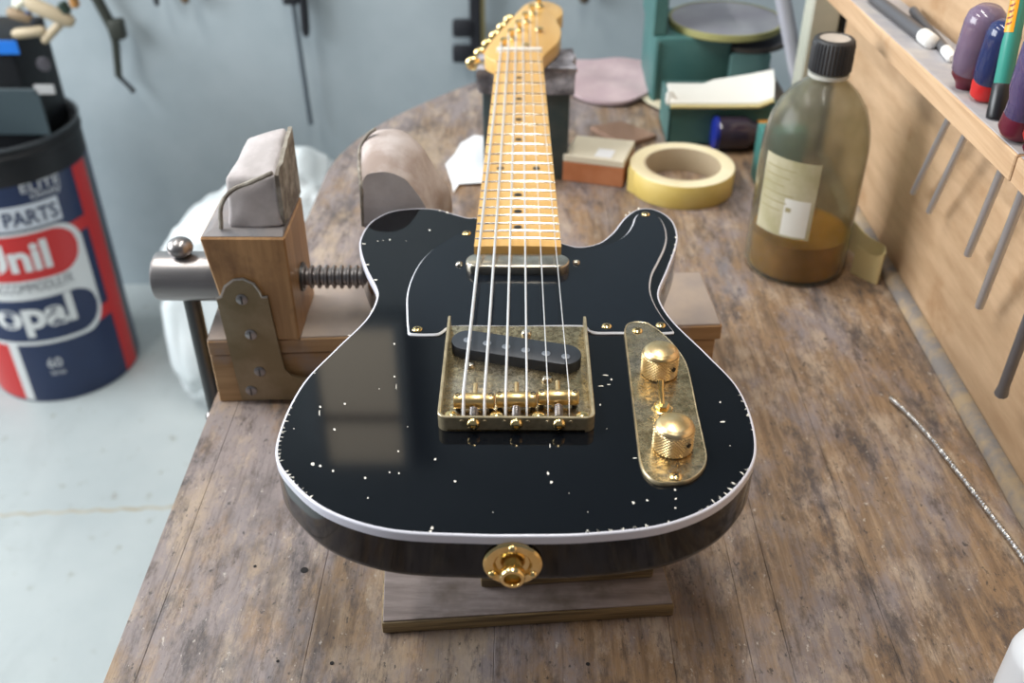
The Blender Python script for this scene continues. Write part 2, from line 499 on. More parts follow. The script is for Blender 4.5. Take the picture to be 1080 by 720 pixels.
# ---------------------------------------------------------------- plywood board with its tool rail
board = thing('tool_board', 'pine plywood board standing along the back of the bench with a tool shelf', 'board', (PANEL_X + 9, 150, BENCH))
mesh_obj('panel', MB().box(PANEL_X, PANEL_X + 18, -330, 628, BENCH - 0, 330, 1.0), MT['ply'], board, 0)
m = MB()
pts = [(PANEL_X - 0.5, 1), (PANEL_X - 10, 1), (PANEL_X - 9, 5.5), (PANEL_X - 6, 9), (PANEL_X - 0.5, 10.5)]
ys = [-325 + i * 20 for i in range(47)]
vs = []; fs = []
for i, y in enumerate(ys):
    for k, (x, z) in enumerate(pts):
        w = 0.7 * noise.noise(Vector((y * 0.02, k, 0)))
        vs.append((x + w if 0 < k < 4 else x, y, BENCH + z + (w if 0 < k < 4 else 0)))
    if i:
        for k in range(4): fs.append(((i - 1) * 5 + k, i * 5 + k, i * 5 + k + 1, (i - 1) * 5 + k + 1))
fs += [(0, 1, 2, 3, 4), tuple(len(vs) - 5 + k for k in range(5))]
mesh_obj('batten', m.add(vs, fs), MT['batten'], board)
SX0, SX1 = 291.0, PANEL_X - 0.3
def shelf_z(y): return 82 - 0.041 * (y - 135)
def shelf_piece(ya, yb):
    za, zb = shelf_z(ya), shelf_z(yb)
    m = MB().hexa([(SX0, ya, za - 17), (SX1, ya, za - 17), (SX1, yb, zb - 17), (SX0, yb, zb - 17), (SX0, ya, za), (SX1, ya, za), (SX1, yb, zb), (SX0, yb, zb)], 0.8)
    s = mesh_obj('shelf', m, MT['pine'], board, 0)
    m = MB().hexa([(SX0 + 1.5, ya + 1, za), (SX1, ya + 1, za), (SX1, yb - 1, zb), (SX0 + 1.5, yb - 1, zb), (SX0 + 2, ya + 1, za + 0.4), (SX1, ya + 1, za + 0.4), (SX1, yb - 1, zb + 0.4), (SX0 + 2, yb - 1, zb + 0.4)])
    mesh_obj('dust_layer', m, MT['dusty'], s, 0)
shelf_piece(139, 600)
shelf_piece(-80, 137)

# ---------------------------------------------------------------- the guitar
guitar = thing('electric_guitar', 'black electric guitar with white binding, gold hardware and a maple neck', 'guitar', (0, -60, -30))
SC = 525.0
def fr(n): return SC * 2 ** (-n / 12)
HEEL = fr(21) - 0.5

body_px = [(500.6, 229), (495, 229.4), (481, 226), (461.7, 220.6), (436.7, 219.6), (411.7, 222.9), (390.8, 234), (379.7, 251.4), (379, 262.5), (385.3, 283.3), (396.2, 305.5), (397, 313), (387, 334.5), (353.4, 368), (319.7, 403.3), (295.6, 450.6), (290.9, 483.6), (307, 509), (342, 537.5), (404, 558.5), (498, 565), (552, 565.5), (620, 564), (706, 553), (763, 527.5), (794, 491), (797.5, 460), (780, 410), (748, 375), (711, 339), (699, 322), (695.3, 310), (705, 284), (713, 262), (715, 248), (709, 232), (697, 223), (684, 219.3), (671.5, 220.8), (659, 229), (645, 246), (630, 256.5), (610, 260), (592, 255.6)]
bo = [(at(u, v, 0).x, at(u, v, 0).y) for u, v in body_px]
bo = ccw([(p.x, p.y) for p in spline(bo, 7)])
BT = 30.0   # body thickness
def ring_mesh(outline, prof):
    """prof [(inset, z)] lofted around a closed outline"""
    vs = []; fs = []; n = len(outline)
    for ins, z in prof:
        q = inset(outline, ins) if abs(ins) > 1e-6 else outline
        vs += [(x, y, z) for x, y in q]
    for r in range(len(prof) - 1):
        for i in range(n):
            j = (i + 1) % n
            fs.append((r * n + i, r * n + j, (r + 1) * n + j, (r + 1) * n + i))
    return vs, fs
n = len(bo)
vs, fs = ring_mesh(bo, [(1.3, 0), (1.35, -1), (0.6, -4.6), (0.05, -5.0), (0.05, -5.4), (0.05, -25.4), (0.05, -26), (0.6, -28.4), (2.0, -29.8), (3.2, -BT)])
fs.append(tuple(range(n))); fs.append(tuple(range(9 * n, 10 * n)))
body = mesh_obj('body', MB().add(vs, fs), MT['lacquer'], guitar, 35)
vs, fs = ring_mesh(bo, [(1.3, -0.8), (1.3, 0.06), (0.7, 0.06), (0.2, -0.25), (0.0, -0.7), (0.0, -1.0), (0.0, -4.9), (0.0, -5.0), (0.8, -5.0)])
mesh_obj('binding', MB().add(vs, fs), MT['binding'], body, 50, label='white binding around the top edge')

# worn through chips in the lacquer
m = MB()
def chip(u, v, ru, rv):
    c = at(u, v, 0.0); k = random.randint(5, 7); vs = []
    for i in range(k):
        a = 2 * pi * i / k + random.uniform(-0.3, 0.3); q = random.uniform(0.55, 1.1)
        p = at(u + ru * q * cos(a), v + rv * q * sin(a), 0.0); vs.append((p.x, p.y, 0.10))
    m.add([(c.x, c.y, 0.13)] + vs, [(0, 1 + i, 1 + (i + 1) % k) for i in range(k)])
for u, v, r in [(337.6, 429, 2), (353, 453, 2.2), (363.6, 426, 2), (329.8, 489.5, 3), (337.6, 491.4, 2.4), (351, 496.5, 2), (385, 504, 1.8), (411, 498, 1.4), (420, 475.8, 1.6), (420.8, 499, 1.4), (459, 484.4, 2), (480, 507.7, 2.2), (388, 525, 1.2), (455.8, 557, 3), (454, 560, 2.4), (578, 499, 2.4), (581.8, 508.5, 2.2), (668, 530, 2.4), (682.7, 527.4, 1.8), (712, 516.5, 1.6), (712.4, 526, 1.6), (712.4, 535.7, 1.8), (759.6, 424, 1.6), (787, 428, 1.4), (788.8, 436.7, 1.4), (645, 400, 1.7), (633, 427, 1.6), (453, 242.8, 1.8), (411, 252.8, 1.5), (404, 253.5, 1.0), (398.5, 254.4, 0.9), (463.7, 222, 1.6), (471.8, 223.9, 1.7), (416, 397, 1.5), (416, 362.6, 1.5), (673.7, 219.9, 1.5), (663.6, 223.8, 1.6), (660, 226.8, 1.6), (712.6, 250, 1.6), (712, 258, 1.6), (711, 264, 1.8), (708.3, 269.4, 1.4), (428, 254, 0.8), (490, 262, 0.7), (620, 540, 0.9), (700, 470, 0.8), (600, 520, 0.8), (520, 540, 0.9), (640, 452, 0.8), (400, 410, 0.9), (310, 452, 0.9), (430, 450, 0.8), (770, 470, 0.9)]:
    chip(u, v, r * 0.8, r * 0.72)
for u, v, a, b2 in [(639, 395.6, 4, 0.8), (634, 407, 4, 0.9), (642, 405.5, 3, 0.8), (762, 444.6, 3.6, 0.9), (337, 435, 0.7, 4), (669, 483, 3.4, 0.5), (384, 257, 2.6, 0.7), (387.6, 279, 2.4, 0.8), (396.0, 295, 2.4, 0.9), (392.0, 328, 2.2, 0.7), (368, 353.6, 2, 0.7), (418, 408, 0.5, 4), (580, 470, 0.5, 3)]:
    chip(u, v, a, b2)
def edge_chips(i0, i1, count, lmax):
    for _ in range(count):
        i = random.randint(i0, i1) % n
        a = Vector(bo[i]); b2 = Vector(bo[(i + 1) % n]); t = (b2 - a).normalized(); nrm = Vector((-t.y, t.x))
        w = random.uniform(0.2, 0.8) ** 1.3; l = 1.3 + random.uniform(0.4, lmax) ; c = a + nrm * 1.2
        sk = t * random.uniform(-0.8, 0.8)
        p = [c - t * w, c + t * w, c + nrm * (l - 1.2) * 0.7 + t * w * 0.6 + sk, c + nrm * (l - 1.0) + sk]
        m.add([(q.x, q.y, 0.11) for q in p], [(0, 1, 2, 3)])
def near(u, v):
    p = at(u, v, 0); return min(range(n), key=lambda i: (bo[i][0] - p.x) ** 2 + (bo[i][1] - p.y) ** 2)
def er(p, q, c, l):
    a, b2 = sorted((near(*p), near(*q))); edge_chips(a, b2, c, l)
er((297, 440), (292, 490), 26, 2.4); er((297, 497), (325, 524), 14, 2.0); er((620, 563), (680, 557), 30, 1.8)
er((752, 533), (790, 497), 18, 3.0); er((706, 552), (750, 534), 8, 1.2); er((782, 415), (797, 450), 10, 1.6); er((303, 430), (330, 393), 8, 1.2)
mesh_obj('paint_chips', m, MT['chip'], body, 0, kind='stuff', label='white chips worn through the black lacquer')

# pickguard
pg_px = [(503, 247), (492, 241.5), (484, 245), (475.7, 250.4), (460, 259.6), (445, 273.4), (434.4, 291.7), (429, 310), (428.6, 328.4), (429.5, 345), (431, 351.5), (438, 352.6), (452, 352.8), (462.5, 352), (467.5, 349.4), (472, 346), (478, 344.6), (545, 344.6), (612, 344), (617.5, 345), (621, 348.5), (627, 350.6), (650, 350.9), (680, 351), (705, 351), (711, 350), (708, 345), (700, 335), (689.8, 318), (686, 304), (688.3, 288.7), (694.4, 276.4), (701.4, 261), (703.5, 249), (700, 235), (693, 226.5), (683, 222.8), (674, 224.6), (669.5, 229), (666, 238), (659, 247.6), (647, 255.4), (634, 258.8), (615, 261.8), (598, 260.5), (592, 258)]
pg = [(at(u, v, 1.5).x, at(u, v, 1.5).y) for u, v in pg_px]
pg = ccw([(p.x, p.y) for p in spline(pg, 5)])
guard = mesh_obj('pickguard', MB().prism(inset(pg, 1.0), 0.1, 1.7), MT['guard'], guitar, 30)
vs, fs = ring_mesh(pg, [(0.0, 0.1), (0.0, 0.7), (1.05, 1.66), (1.3, 1.66)])
mesh_obj('bevelled_edge', MB().add(vs, fs), MT['guard_edge'], guard, 0, label='white bevelled edge')

def screw_head(name, c, r, parent, mat, slot=None, h=1.1, axis='z', ang=0.3, slot_mat=None):
    prof = [(r, 0), (r, 0.25 * h), (r * 0.82, 0.72 * h), (r * 0.45, 0.97 * h), (0.001, h)]
    if axis == 'y': prof = [(a, -b3) for a, b3 in prof]
    if axis == '-y': prof = [(a, -b3) for a, b3 in prof]; axis = 'y'
    s = mesh_obj(name, MB().lathe(prof, c, axis, 20), mat, parent)
    return s
def phillips(c, r, h, parent, ang=0.4):
    m = MB()
    for a in (ang, ang + pi / 2):
        R_ = Matrix.Translation(Vector(c)) @ Matrix.Rotation(a, 4, 'Z')
        m.box(-r * 0.55, r * 0.55, -r * 0.13, r * 0.13, h * 0.6, h * 1.03, 0, 1, R_)
    return m
recess = M('screw_recess', (0.05, 0.035, 0.015), 0.6)
def gold_screw(u, v, z, r, parent, mat=None, ang=0.4):
    c = at(u, v, z + 0.8); c = (c.x, c.y, z)
    s = mesh_obj('screw', MB().lathe([(r, 0), (r, 0.3), (r * 0.85, 0.8), (r * 0.45, 1.15), (0.001, 1.25)], c, 'z', 20), mat or MT['gold'], parent)
    return c
for u, v in ((492, 245), (440, 346), (681, 225), (640, 342.8), (697, 341.9)):
    c = gold_screw(u, v, 1.7, 2.9, guard)
    mesh_obj('screw_slot', phillips(c, 2.9, 1.25, guard), recess, guard, 0)

# neck
def nw(y): return 42 + 14 * (SC - y) / (SC - HEEL)
FB = 10.0
neck = None
ys = [HEEL, HEEL + 2] + [170 + 20 * i for i in range(18)] + [SC - 3]
vs = []; fs = []
prof_n = 13
for k, y in enumerate(ys):
    w = nw(y) / 2
    ring = []
    for i in range(7):   # fretboard with its slight radius
        t = -1 + 2 * i / 6
        ring.append((w * t, y, FB - 0.55 * t * t))
    bot = -11 if y > 225 else (0.2 if y > HEEL - 1 else 0.2)
    if y < 225:
        for t in (1, 0.98, 0.6, -0.6, -0.98, -1): ring.append((w * t, y, 0.0))
    else:
        for a in (10, 40, 75, 105, 140, 170): ring.append((w * cos(radians(a)), y, 6 - 17 * sin(radians(a))))
    vs += ring
    if k:
        b0 = (k - 1) * prof_n; b1 = k * prof_n
        for i in range(prof_n):
            j = (i + 1) % prof_n
            fs.append((b0 + i, b0 + j, b1 + j, b1 + i))
fs.append(tuple(range(prof_n))); fs.append(tuple(len(vs) - prof_n + i for i in range(prof_n)))
neck = mesh_obj('neck', MB().add(vs, fs), MT['maple'], guitar, 40)
for k in range(1, 21):
    y = fr(k); w = nw(y) / 2 - 0.3
    path = [(w * t, y, FB - 0.55 * t * t + 0.15) for t in [-1 + i / 5 for i in range(11)]]
    mesh_obj('fret', MB().tube(path, 0.78, 8), MT['fret'], neck)
def mid(k): return (fr(k) + fr(k - 1)) / 2
for k in (3, 5, 7, 9, 15, 17, 19):
    mesh_obj('position_dot', MB().lathe([(2.7, -0.6), (2.7, 0.12), (0.001, 0.12)], (0, mid(k), FB), 'z', 20), MT['dot'], neck)
for x in (-13.2, 13.2):
    mesh_obj('position_dot', MB().lathe([(2.7, -0.6), (2.7, 0.0), (0.001, 0.0)], (x, mid(12), FB), 'z', 20), MT['dot'], neck)
mesh_obj('nut', MB().box(-21.3, 21.3, SC - 3, SC + 1.8, 2, FB + 3.2, 0.8, 2), MT['nut'], neck)

# headstock
hs = [(-21, SC - 1), (-22.5, SC + 6), (-28, SC + 13), (-33, SC + 22), (-34, SC + 34), (-27, SC + 70), (-13, SC + 120), (-1, SC + 165), (8, SC + 190), (20, SC + 200), (34, SC + 196), (44, SC + 182), (47, SC + 164), (45, SC + 148), (40, SC + 138), (39.5, SC + 128), (42, SC + 112), (43, SC + 96), (41.5, SC + 78), (38, SC + 60), (31, SC + 42), (24.5, SC + 24), (21.3, SC + 8), (21, SC - 1)]
hs = [(p.x, p.y) for p in spline(hs, 5)]
head = mesh_obj('headstock', MB().prism(hs, -16, -2.0, 1.5), MT['maple'], guitar, 40)
m = MB().hexa([(-20.5, SC - 1, -15), (20.5, SC - 1, -15), (20.5, SC + 14, -15), (-20.5, SC + 14, -15), (-20.8, SC - 1, 5), (20.8, SC - 1, 5), (20.8, SC + 14, -2.2), (-20.8, SC + 14, -2.2)], 0.8)
mesh_obj('scoop', m, MT['maple'], head)
posts = []
for k in range(6):
    px_, py_ = -15.5 + 7.2 * k, 566 + 27.2 * k
    t = mesh_obj('tuning_machine', MB().lathe([(6.2, -2.2), (6.2, -0.8), (5, -0.4), (4.2, 0), (3.2, 1.5), (3.0, 4.5), (3.4, 6.5), (3.2, 8.6), (0.001, 8.8)], (px_, py_, 0), 'z', 20), MT['gold'], guitar)
    d = Vector((-0.955, 0.0, -0.0)); e = Vector((-1, 0.28, 0)).normalized()
    c0 = Vector((px_, py_, -20)); x_edge = px_ - 13
    mesh_obj('gear_housing', MB().box(px_ - 8, px_ + 8, py_ - 6.5, py_ + 6.5, -25, -16.1, 2, 2), MT['gold'], t)
    mesh_obj('shaft', MB().tube([c0, c0 + e * 25], 2.2, 10), MT['gold'], t)
    bc = c0 + e * 32
    mesh_obj('button', MB().sphere(bc, 7.6, 16, 10, (1.05, 0.62, 0.95)), MT['gold'], t)
    posts.append((px_, py_))
for x, y in ((6, SC + 42), (20, SC + 92)):
    mesh_obj('string_tree', MB().lathe([(2.4, -2), (2.4, -0.4), (4.6, 0.6), (4.2, 2.2), (0.001, 2.8)], (x, y, 0), 'z', 14), MT['gold'], head)

# strings
nut_x = [-17.2 + 6.88 * k for k in range(6)]
br_x = [-27 + 10.8 * k for k in range(6)]
SZ = 12.7
sad_off = [-0.5, -0.5, 0.6, 0.6, 2.2, 2.2]
gauge = [0.95, 0.85, 0.75, 0.62, 0.34, 0.28]
for k in range(6):
    path = [(br_x[k], -11.5, 1.2), (br_x[k], -9, 4.5), (br_x[k], -2, SZ - 1.6), (br_x[k], 0.5 + sad_off[k], SZ), (br_x[k], 3 + sad_off[k], SZ + 0.05)]
    path += [(nut_x[k], SC - 0.5, FB + 2.9), (nut_x[k], SC + 1.8, FB + 2.6), (posts[k][0] - 2.6, posts[k][1], 4.0)]
    mesh_obj('string', MB().tube(path, gauge[k], 8), MT['string'], guitar)

# bridge
bx, y0, y1 = 39.8, -15.6, 77.0
pl = [(-bx, y1), (-bx, y0 + 5), (-bx + 1.5, y0 + 1.5), (-bx + 5, y0), (bx - 5, y0), (bx - 1.5, y0 + 1.5), (bx, y0 + 5), (bx, y1)]
m = MB().prism(pl, 0.05, 1.5, 0.2)
plate = mesh_obj('bridge_plate', m, MT['relic'], guitar, 30, label='aged speckled metal bridge plate')
def wall_strip(path, hs_, th):
    """upright rim along a path, height per point"""
    vs = []; fs = []; k = len(path)
    for i, (x, y) in enumerate(path):
        a = Vector(path[max(i - 1, 0)]); b2 = Vector(path[min(i + 1, k - 1)]); t = (b2 - a).normalized(); nn = Vector((-t.y, t.x))
        for s, z in ((0, 0.1), (0, hs_[i] - 0.3), (0.3, hs_[i]), (th - 0.3, hs_[i]), (th, hs_[i] - 0.3), (th, 0.1)):
            vs.append((x + nn.x * s, y + nn.y * s, z))
    for i in range(k - 1):
        for q in range(5): fs.append((i * 6 + q, (i + 1) * 6 + q, (i + 1) * 6 + q + 1, i * 6 + q + 1))
    fs.append(tuple(range(6))); fs.append(tuple((k - 1) * 6 + q for q in range(6)))
    return vs, fs
arc = lambda cx, cy, r, a0, a1, s=7: [(cx + r * cos(radians(a0 + (a1 - a0) * i / s)), cy + r * sin(radians(a0 + (a1 - a0) * i / s))) for i in range(s + 1)]
rim = [(-bx, y1), (-bx, y1 - 3), (-bx, 40), (-bx, 10)] + arc(-bx + 5, y0 + 5, 5, 180, 270) + arc(bx - 5, y0 + 5, 5, 270, 360) + [(bx, 10), (bx, 40), (bx, y1 - 3), (bx, y1)]
vs, fs = wall_strip(rim, [9.2 if p[1] < y1 - 2 else 8.5 for p in rim], 1.6)
mesh_obj('rim', MB().add(vs, fs), MT['relic_edge'], plate, 40)
sad_y = [-0.5, 0.6, 2.2]; sad_z = [7.8, 7.9, 8.2]
for k in range(3):
    cx = -21.6 + 21.6 * k; cy = sad_y[k]; cz = sad_z[k]
    prof = [(3.2, -10.6), (3.9, -10.2), (4.1, -9.6)]
    for xx in (-5.4, 5.4):
        prof += [(4.1, xx - 0.9), (3.75, xx), (4.1, xx + 0.9)]
    prof += [(4.1, 9.6), (3.9, 10.2), (3.2, 10.6)]
    s = mesh_obj('saddle', MB().lathe(prof, (cx, cy, cz), 'x', 20), MT['brass'], plate, label='brass barrel saddle')
    for sx in (-8.6, 8.6):
        mesh_obj('height_screw', MB().lathe([(1.35, -cz + 1.5), (1.35, 4.3), (0.9, 4.3), (0.8, 3.3), (0.001, 3.3)], (cx + sx, cy, cz), 'z', 10), MT['dark_steel'], plate)
    # intonation screw from the lip through the saddle, with its spring
    mesh_obj('intonation_screw', MB().tube([(cx, y0 - 1, 6.2), (cx, cy + 14.5, 7.2)], 1.25, 10), MT['gold_worn'], plate)
    hp = [(3.4, 0), (3.4, -0.8), (2.7, -1.9), (1.2, -2.4), (1.0, -1.4), (0.001, -1.4)]
    mesh_obj('screw_head', MB().lathe(hp, (cx, y0 - 0.2, 5.4), 'y', 18), MT['gold'], plate)
    coil = [(cx + 2.0 * cos(t), y0 + 2 + (cy - 5 - y0 - 2) * t / (7 * 2 * pi), 6.4 + 2.0 * sin(t)) for t in [i * 0.5 for i in range(int(7 * 2 * pi / 0.5) + 1)]]
    mesh_obj('spring', MB().tube(coil, 0.42, 6), MT['steel'], plate)
    for sx in (-5.8, 5.8):
        mesh_obj('string_hole', MB().lathe([(1.1, 0), (1.0, -0.35), (0.001, -0.4)], (cx + sx, y0 - 0.05, 6.6), 'y', 12), MT['relic_edge'], plate)
for x in (-36, -11, 12, 36):
    mesh_obj('mounting_screw', MB().lathe([(3.6, -3.1), (3.6, 0.6), (3.0, 1.6), (1.2, 2.2), (0.001, 2.3)], (x * 0.93, -9.5, 4.6), 'z', 18), MT['gold'], plate)
for (u, v) in ((495.5, 386), (577, 400.5), (555, 352)):
    p = at(u, v, 1.5)
    mesh_obj('height_adjuster', MB().lathe([(3.0, 0), (3.0, 0.8), (2.2, 2.0), (0.001, 2.5)], (p.x, p.y, 1.5), 'z', 16), MT['nickel'], plate)

# bridge pickup, set at a slant in the plate
A = Vector((-27.2, 53.6)); B2 = Vector((26.0, 40.4)); rr = 9.4
ax = (B2 - A).normalized(); an = atan2(ax.y, ax.x)
pk = arc(B2.x, B2.y, rr, math.degrees(an) - 90, math.degrees(an) + 90, 12) + arc(A.x, A.y, rr, math.degrees(an) + 90, math.degrees(an) + 270, 12)
pick = mesh_obj('bridge_pickup', MB().prism(pk, 1.5, 8.2, 0.5), MT['pickup'], guitar, 30, label='black slanted pickup with six magnet poles')
for u, v in ((493.3, 358.2), (513.8, 361.6), (533.8, 365.3), (554.4, 368.9), (576, 372.4), (596.7, 375.6)):
    p = at(u, v, 8.4)
    mesh_obj('pole_piece', MB().lathe([(2.4, -1), (2.4, 0.25), (1.9, 0.4), (0.001, 0.4)], (p.x, p.y, 8.2), 'z', 16), MT['pole'], pick)

# neck pickup with metal cover
np_ = arc(24.6, 141.6, 8.2, -90, 90, 12) + arc(-24.6, 141.6, 8.2, 90, 270, 12)
npk = mesh_obj('neck_pickup', MB().prism(np_, 1.7, 8.0, 1.2), MT['nickel'], guitar, 50, label='aged metal covered neck pickup')
for u, v in ((484.3, 277.8), (608, 276)):
    p = at(u, v, 2.6)
    mesh_obj('screw', MB().lathe([(2.4, 0), (2.4, 0.5), (1.9, 1.5), (0.9, 2.0), (0.001, 2.1)], (p.x, p.y, 1.7), 'z', 16), MT['nickel'], npk)

# control plate
cp_px = [(669, 340), (662, 342), (658.5, 348), (659.5, 360), (662.5, 386), (667, 424), (671.5, 462), (675.5, 490), (681, 501), (692.5, 509), (710, 510), (727.5, 506.7), (741, 496), (745.4, 484), (742.5, 466), (736, 436.7), (730, 407), (724, 384), (717, 372), (706, 359), (692.5, 347), (681, 341)]
cp = [(at(u, v, 1.4).x, at(u, v, 1.4).y) for u, v in cp_px]
cp = ccw([(p.x, p.y) for p in spline(cp, 5)])
ctl = mesh_obj('control_plate', MB().prism(cp, 0.05, 2.0), MT['relic'], guitar, 30, label='aged speckled metal control plate')
vs, fs = ring_mesh(cp, [(-0.05, 0.05), (-0.05, 1.9), (0.25, 2.25), (0.75, 2.1)])
mesh_obj('plate_edge', MB().add(vs, fs), MT['relic_edge'], ctl, 60)
for u, v in ((672.4, 347.4), (713, 501)):
    c = gold_screw(u, v, 2.1, 3.0, ctl)
    mesh_obj('screw_slot', phillips(c, 3.0, 1.25, ctl, 0.7), recess, ctl, 0)

def knob(cx, cy):
    z0 = 2.2; R0 = 9.9; vs = []; fs = []
    NS, NR = 72, 13; H0, H1 = 2.2, 14.2
    rows = [(R0 - 0.8, z0), (R0 - 0.1, z0 + 0.5), (R0 - 0.1, H0 + 0.6)]
    k_rows = len(rows)
    for r, z in rows:
        for i in range(NS):
            a = 2 * pi * i / NS; vs.append((cx + r * cos(a), cy + r * sin(a), z))
    for j in range(NR):
        z = H0 + 0.9 + (H1 - H0 - 0.9) * j / (NR - 1)
        for i in range(NS):
            a = 2 * pi * i / NS
            r = R0 + (0.28 if (i + j) % 2 else -0.22)
            vs.append((cx + r * cos(a), cy + r * sin(a), z))
    dome = [(R0 - 0.2, H1 + 0.4), (R0 - 0.3, H1 + 1.3), (R0 - 1.0, H1 + 2.5), (R0 - 2.6, H1 + 3.6), (R0 - 5.2, H1 + 4.4), (R0 - 8, H1 + 4.8)]
    for r, z in dome:
        for i in range(NS):
            a = 2 * pi * i / NS; vs.append((cx + r * cos(a), cy + r * sin(a), z))
    tot = k_rows + NR + len(dome)
    for j in range(tot - 1):
        for i in range(NS):
            l = (i + 1) % NS
            a, b2, c, d = j * NS + i, j * NS + l, (j + 1) * NS + l, (j + 1) * NS + i
            if k_rows <= j < k_rows + NR - 1:
                if (i + j - k_rows) % 2: fs += [(a, b2, d), (b2, c, d)]
                else: fs += [(a, b2, c), (a, c, d)]
            else: fs.append((a, b2, c, d))
    fs.append(tuple((tot - 1) * NS + i for i in range(NS)))
    k = mesh_obj('control_knob', MB().add(vs, fs), MT['gold_worn'], guitar, 9, label='knurled gold dome knob')
    a = radians(-50)
    d = Vector((cos(a), sin(a), 0)); c = Vector((cx, cy, 9.4)) + d * (R0 - 0.6)
    mesh_obj('set_screw', MB().tube([c, c + d * 1.1], 1.3, 10), MT['dot'], k)
    mesh_obj('washer', MB().lathe([(7.5, 1.3), (7.5, 2.2), (3, 2.2)], (cx, cy, 0), 'z', 24), MT['gold'], k)
knob(77.4, 32.6); knob(77.2, -28.6)
sw = mesh_obj('toggle_switch', MB().lathe([(5.6, 1.3), (5.6, 2.6), (4.6, 2.9), (3.6, 2.9), (3.6, 5.2), (3.0, 5.6), (0.001, 5.6)], (75.6, 1.0, 0), 'z', 6), MT['gold'], guitar, 30)
mesh_obj('lever', MB().tube([(75.6, 1.0, 4.5), (74.8, 5.5, 11), (74.4, 8.0, 15.5)], [1.3, 1.5, 2.0], 10), MT['gold'], sw)

# output jack on the tail side
jy = min(p[1] for p in bo) - 0.2; jx, jz = -1.2, -17.0
jack = mesh_obj('jack_plate', MB().lathe([(13.6, 0), (13.6, -0.8), (12.6, -1.6), (9.0, -1.6), (8.2, -0.6), (7.2, 0.6), (0.001, 0.8)], (jx, jy, jz), 'y', 36), MT['gold'], guitar, 35, label='round gold jack plate')
mesh_obj('socket', MB().lathe([(4.2, 0.6), (4.2, -4.0), (5.6, -3.0), (5.9, -3.6), (5.9, -7.0), (5.3, -7.8), (4.0, -7.8), (3.7, -7.2), (3.7, -3), (0.001, -3)], (jx, jy, jz - 2.5), 'y', 28), MT['gold'], jack)
for a in (90, 212, 328):
    c = (jx + 10.8 * cos(radians(a)), jy - 1.5, jz + 10.8 * sin(radians(a)))
    mesh_obj('screw', MB().lathe([(2.2, 0), (2.1, -0.6), (1.3, -1.5), (0.001, -1.8)], c, 'y', 14), MT['gold'], jack)

# ---------------------------------------------------------------- boards that carry the guitar
board_m = wood('weathered_board_top', (0.17, 0.135, 0.125), (0.33, 0.275, 0.26), 170, (0.12, 1, 1), 0.6, (0.13, 0.10, 0.08), (0.55, 0.7), 0.25)
edge_m = wood('plywood_edge', (0.07, 0.045, 0.02), (0.30, 0.21, 0.10), 190, (0.03, 1, 2.2), 0.6, None, (0.5, 0.7), 0.3)
def slanted(x0, y0, x1, y1, depth, z0, z1, bev):
    a = Vector((x0, y0)); b = Vector((x1, y1)); t = (b - a).normalized(); nn = Vector((-t.y, t.x)) * depth
    c = [a, b, b + nn, a + nn]
    return MB().hexa([(p.x, p.y, z0) for p in c] + [(p.x, p.y, z1) for p in c], bev, 2)
rest = thing('support_board', 'weathered plywood board lying on the bench under the tail of the guitar', 'board', (8, 10, BENCH))
mesh_obj('core', slanted(-76.5, -31, 92.4, -16.5, 70, BENCH + 0.2, BENCH + 9.3, 1.2), edge_m, rest, 30)
mesh_obj('top_veneer', slanted(-75.6, -29.8, 91.4, -15.3, 68, BENCH + 9.3, BENCH + 10.2, 0.3), board_m, rest, 0)
single('wooden_block', slanted(-20.5, -5.5, 82, 3.5, 50, BENCH + 10.4, -BT - 0.2, 1.5), edge_m, 'dark wooden block between the plywood board and the guitar back', 'block')
post = thing('neck_rest', 'dark blue-green post with a grey cloth on top supporting the guitar headstock', 'stand', (7, 590, BENCH))
mesh_obj('post', MB().box(-37, 51, 558, 610, BENCH, -44, 2, 2), M('blue_green_paint', (0.035, 0.062, 0.07), 0.5, col2=(0.06, 0.08, 0.085), scale=40), post, 30)
b = bmesh.new(); bmesh.ops.create_cube(b, size=1.0); bmesh.ops.subdivide_edges(b, edges=b.edges[:], cuts=9, use_grid_fill=True)
for v in b.verts:
    p = Vector((7 + v.co.x * 96, 584 + v.co.y * 62, -31 + v.co.z * 26))
    q = Vector((p.x * 0.06, p.y * 0.06, p.z * 0.06))
    p += 5.0 * Vector((noise.noise(q), noise.noise(q + Vector((9, 0, 0))), 0.4 * noise.noise(q + Vector((0, 7, 0)))))
    v.co = p
for v in b.verts: v.co.z = min(v.co.z, -16.6)
mesh_obj('cloth', MB().bm(b), M('grey_mottled_cloth', (0.12, 0.12, 0.14), 0.9, col2=(0.42, 0.42, 0.47), scale=60, bmp=0.4), post, 60)

# ---------------------------------------------------------------- bench vise
vise = thing('bench_vise', 'wooden bench vise with grey leather covered jaws and a steel screw', 'vise', (-60, 220, BENCH))
BZ = -83.0                     # top of the beam
VY = 181.0                     # front of the jaw
fl, frr = Vector((-223, 180)), Vector((150.5, 204))
t = (frr - fl).normalized(); nn = Vector((-t.y, t.x))
def beam(z0, z1, ins_r, depth, front=0.0):
    c = [fl + nn * front, frr - t * ins_r + nn * front, frr - t * ins_r + nn * depth, fl + nn * depth]
    return MB().hexa([(p.x, p.y, z0) for p in c] + [(p.x, p.y, z1) for p in c], 0.8, 1)
bm1 = mesh_obj('beam', beam(BENCH + 0.1, BZ - 14, 3.5, 70, 1.0), MT['beech_h'], vise, 0)
mesh_obj('beam_cap', beam(BZ - 13.5, BZ - 1, 0, 76), MT['beech_h'], vise, 0)
mesh_obj('greyed_top', beam(BZ - 1, BZ - 0.2, 1.0, 75, 1.0), M('dusty_beam_top', (0.30, 0.25, 0.225), 0.55, col2=(0.39, 0.31, 0.25), scale=20), vise, 0)
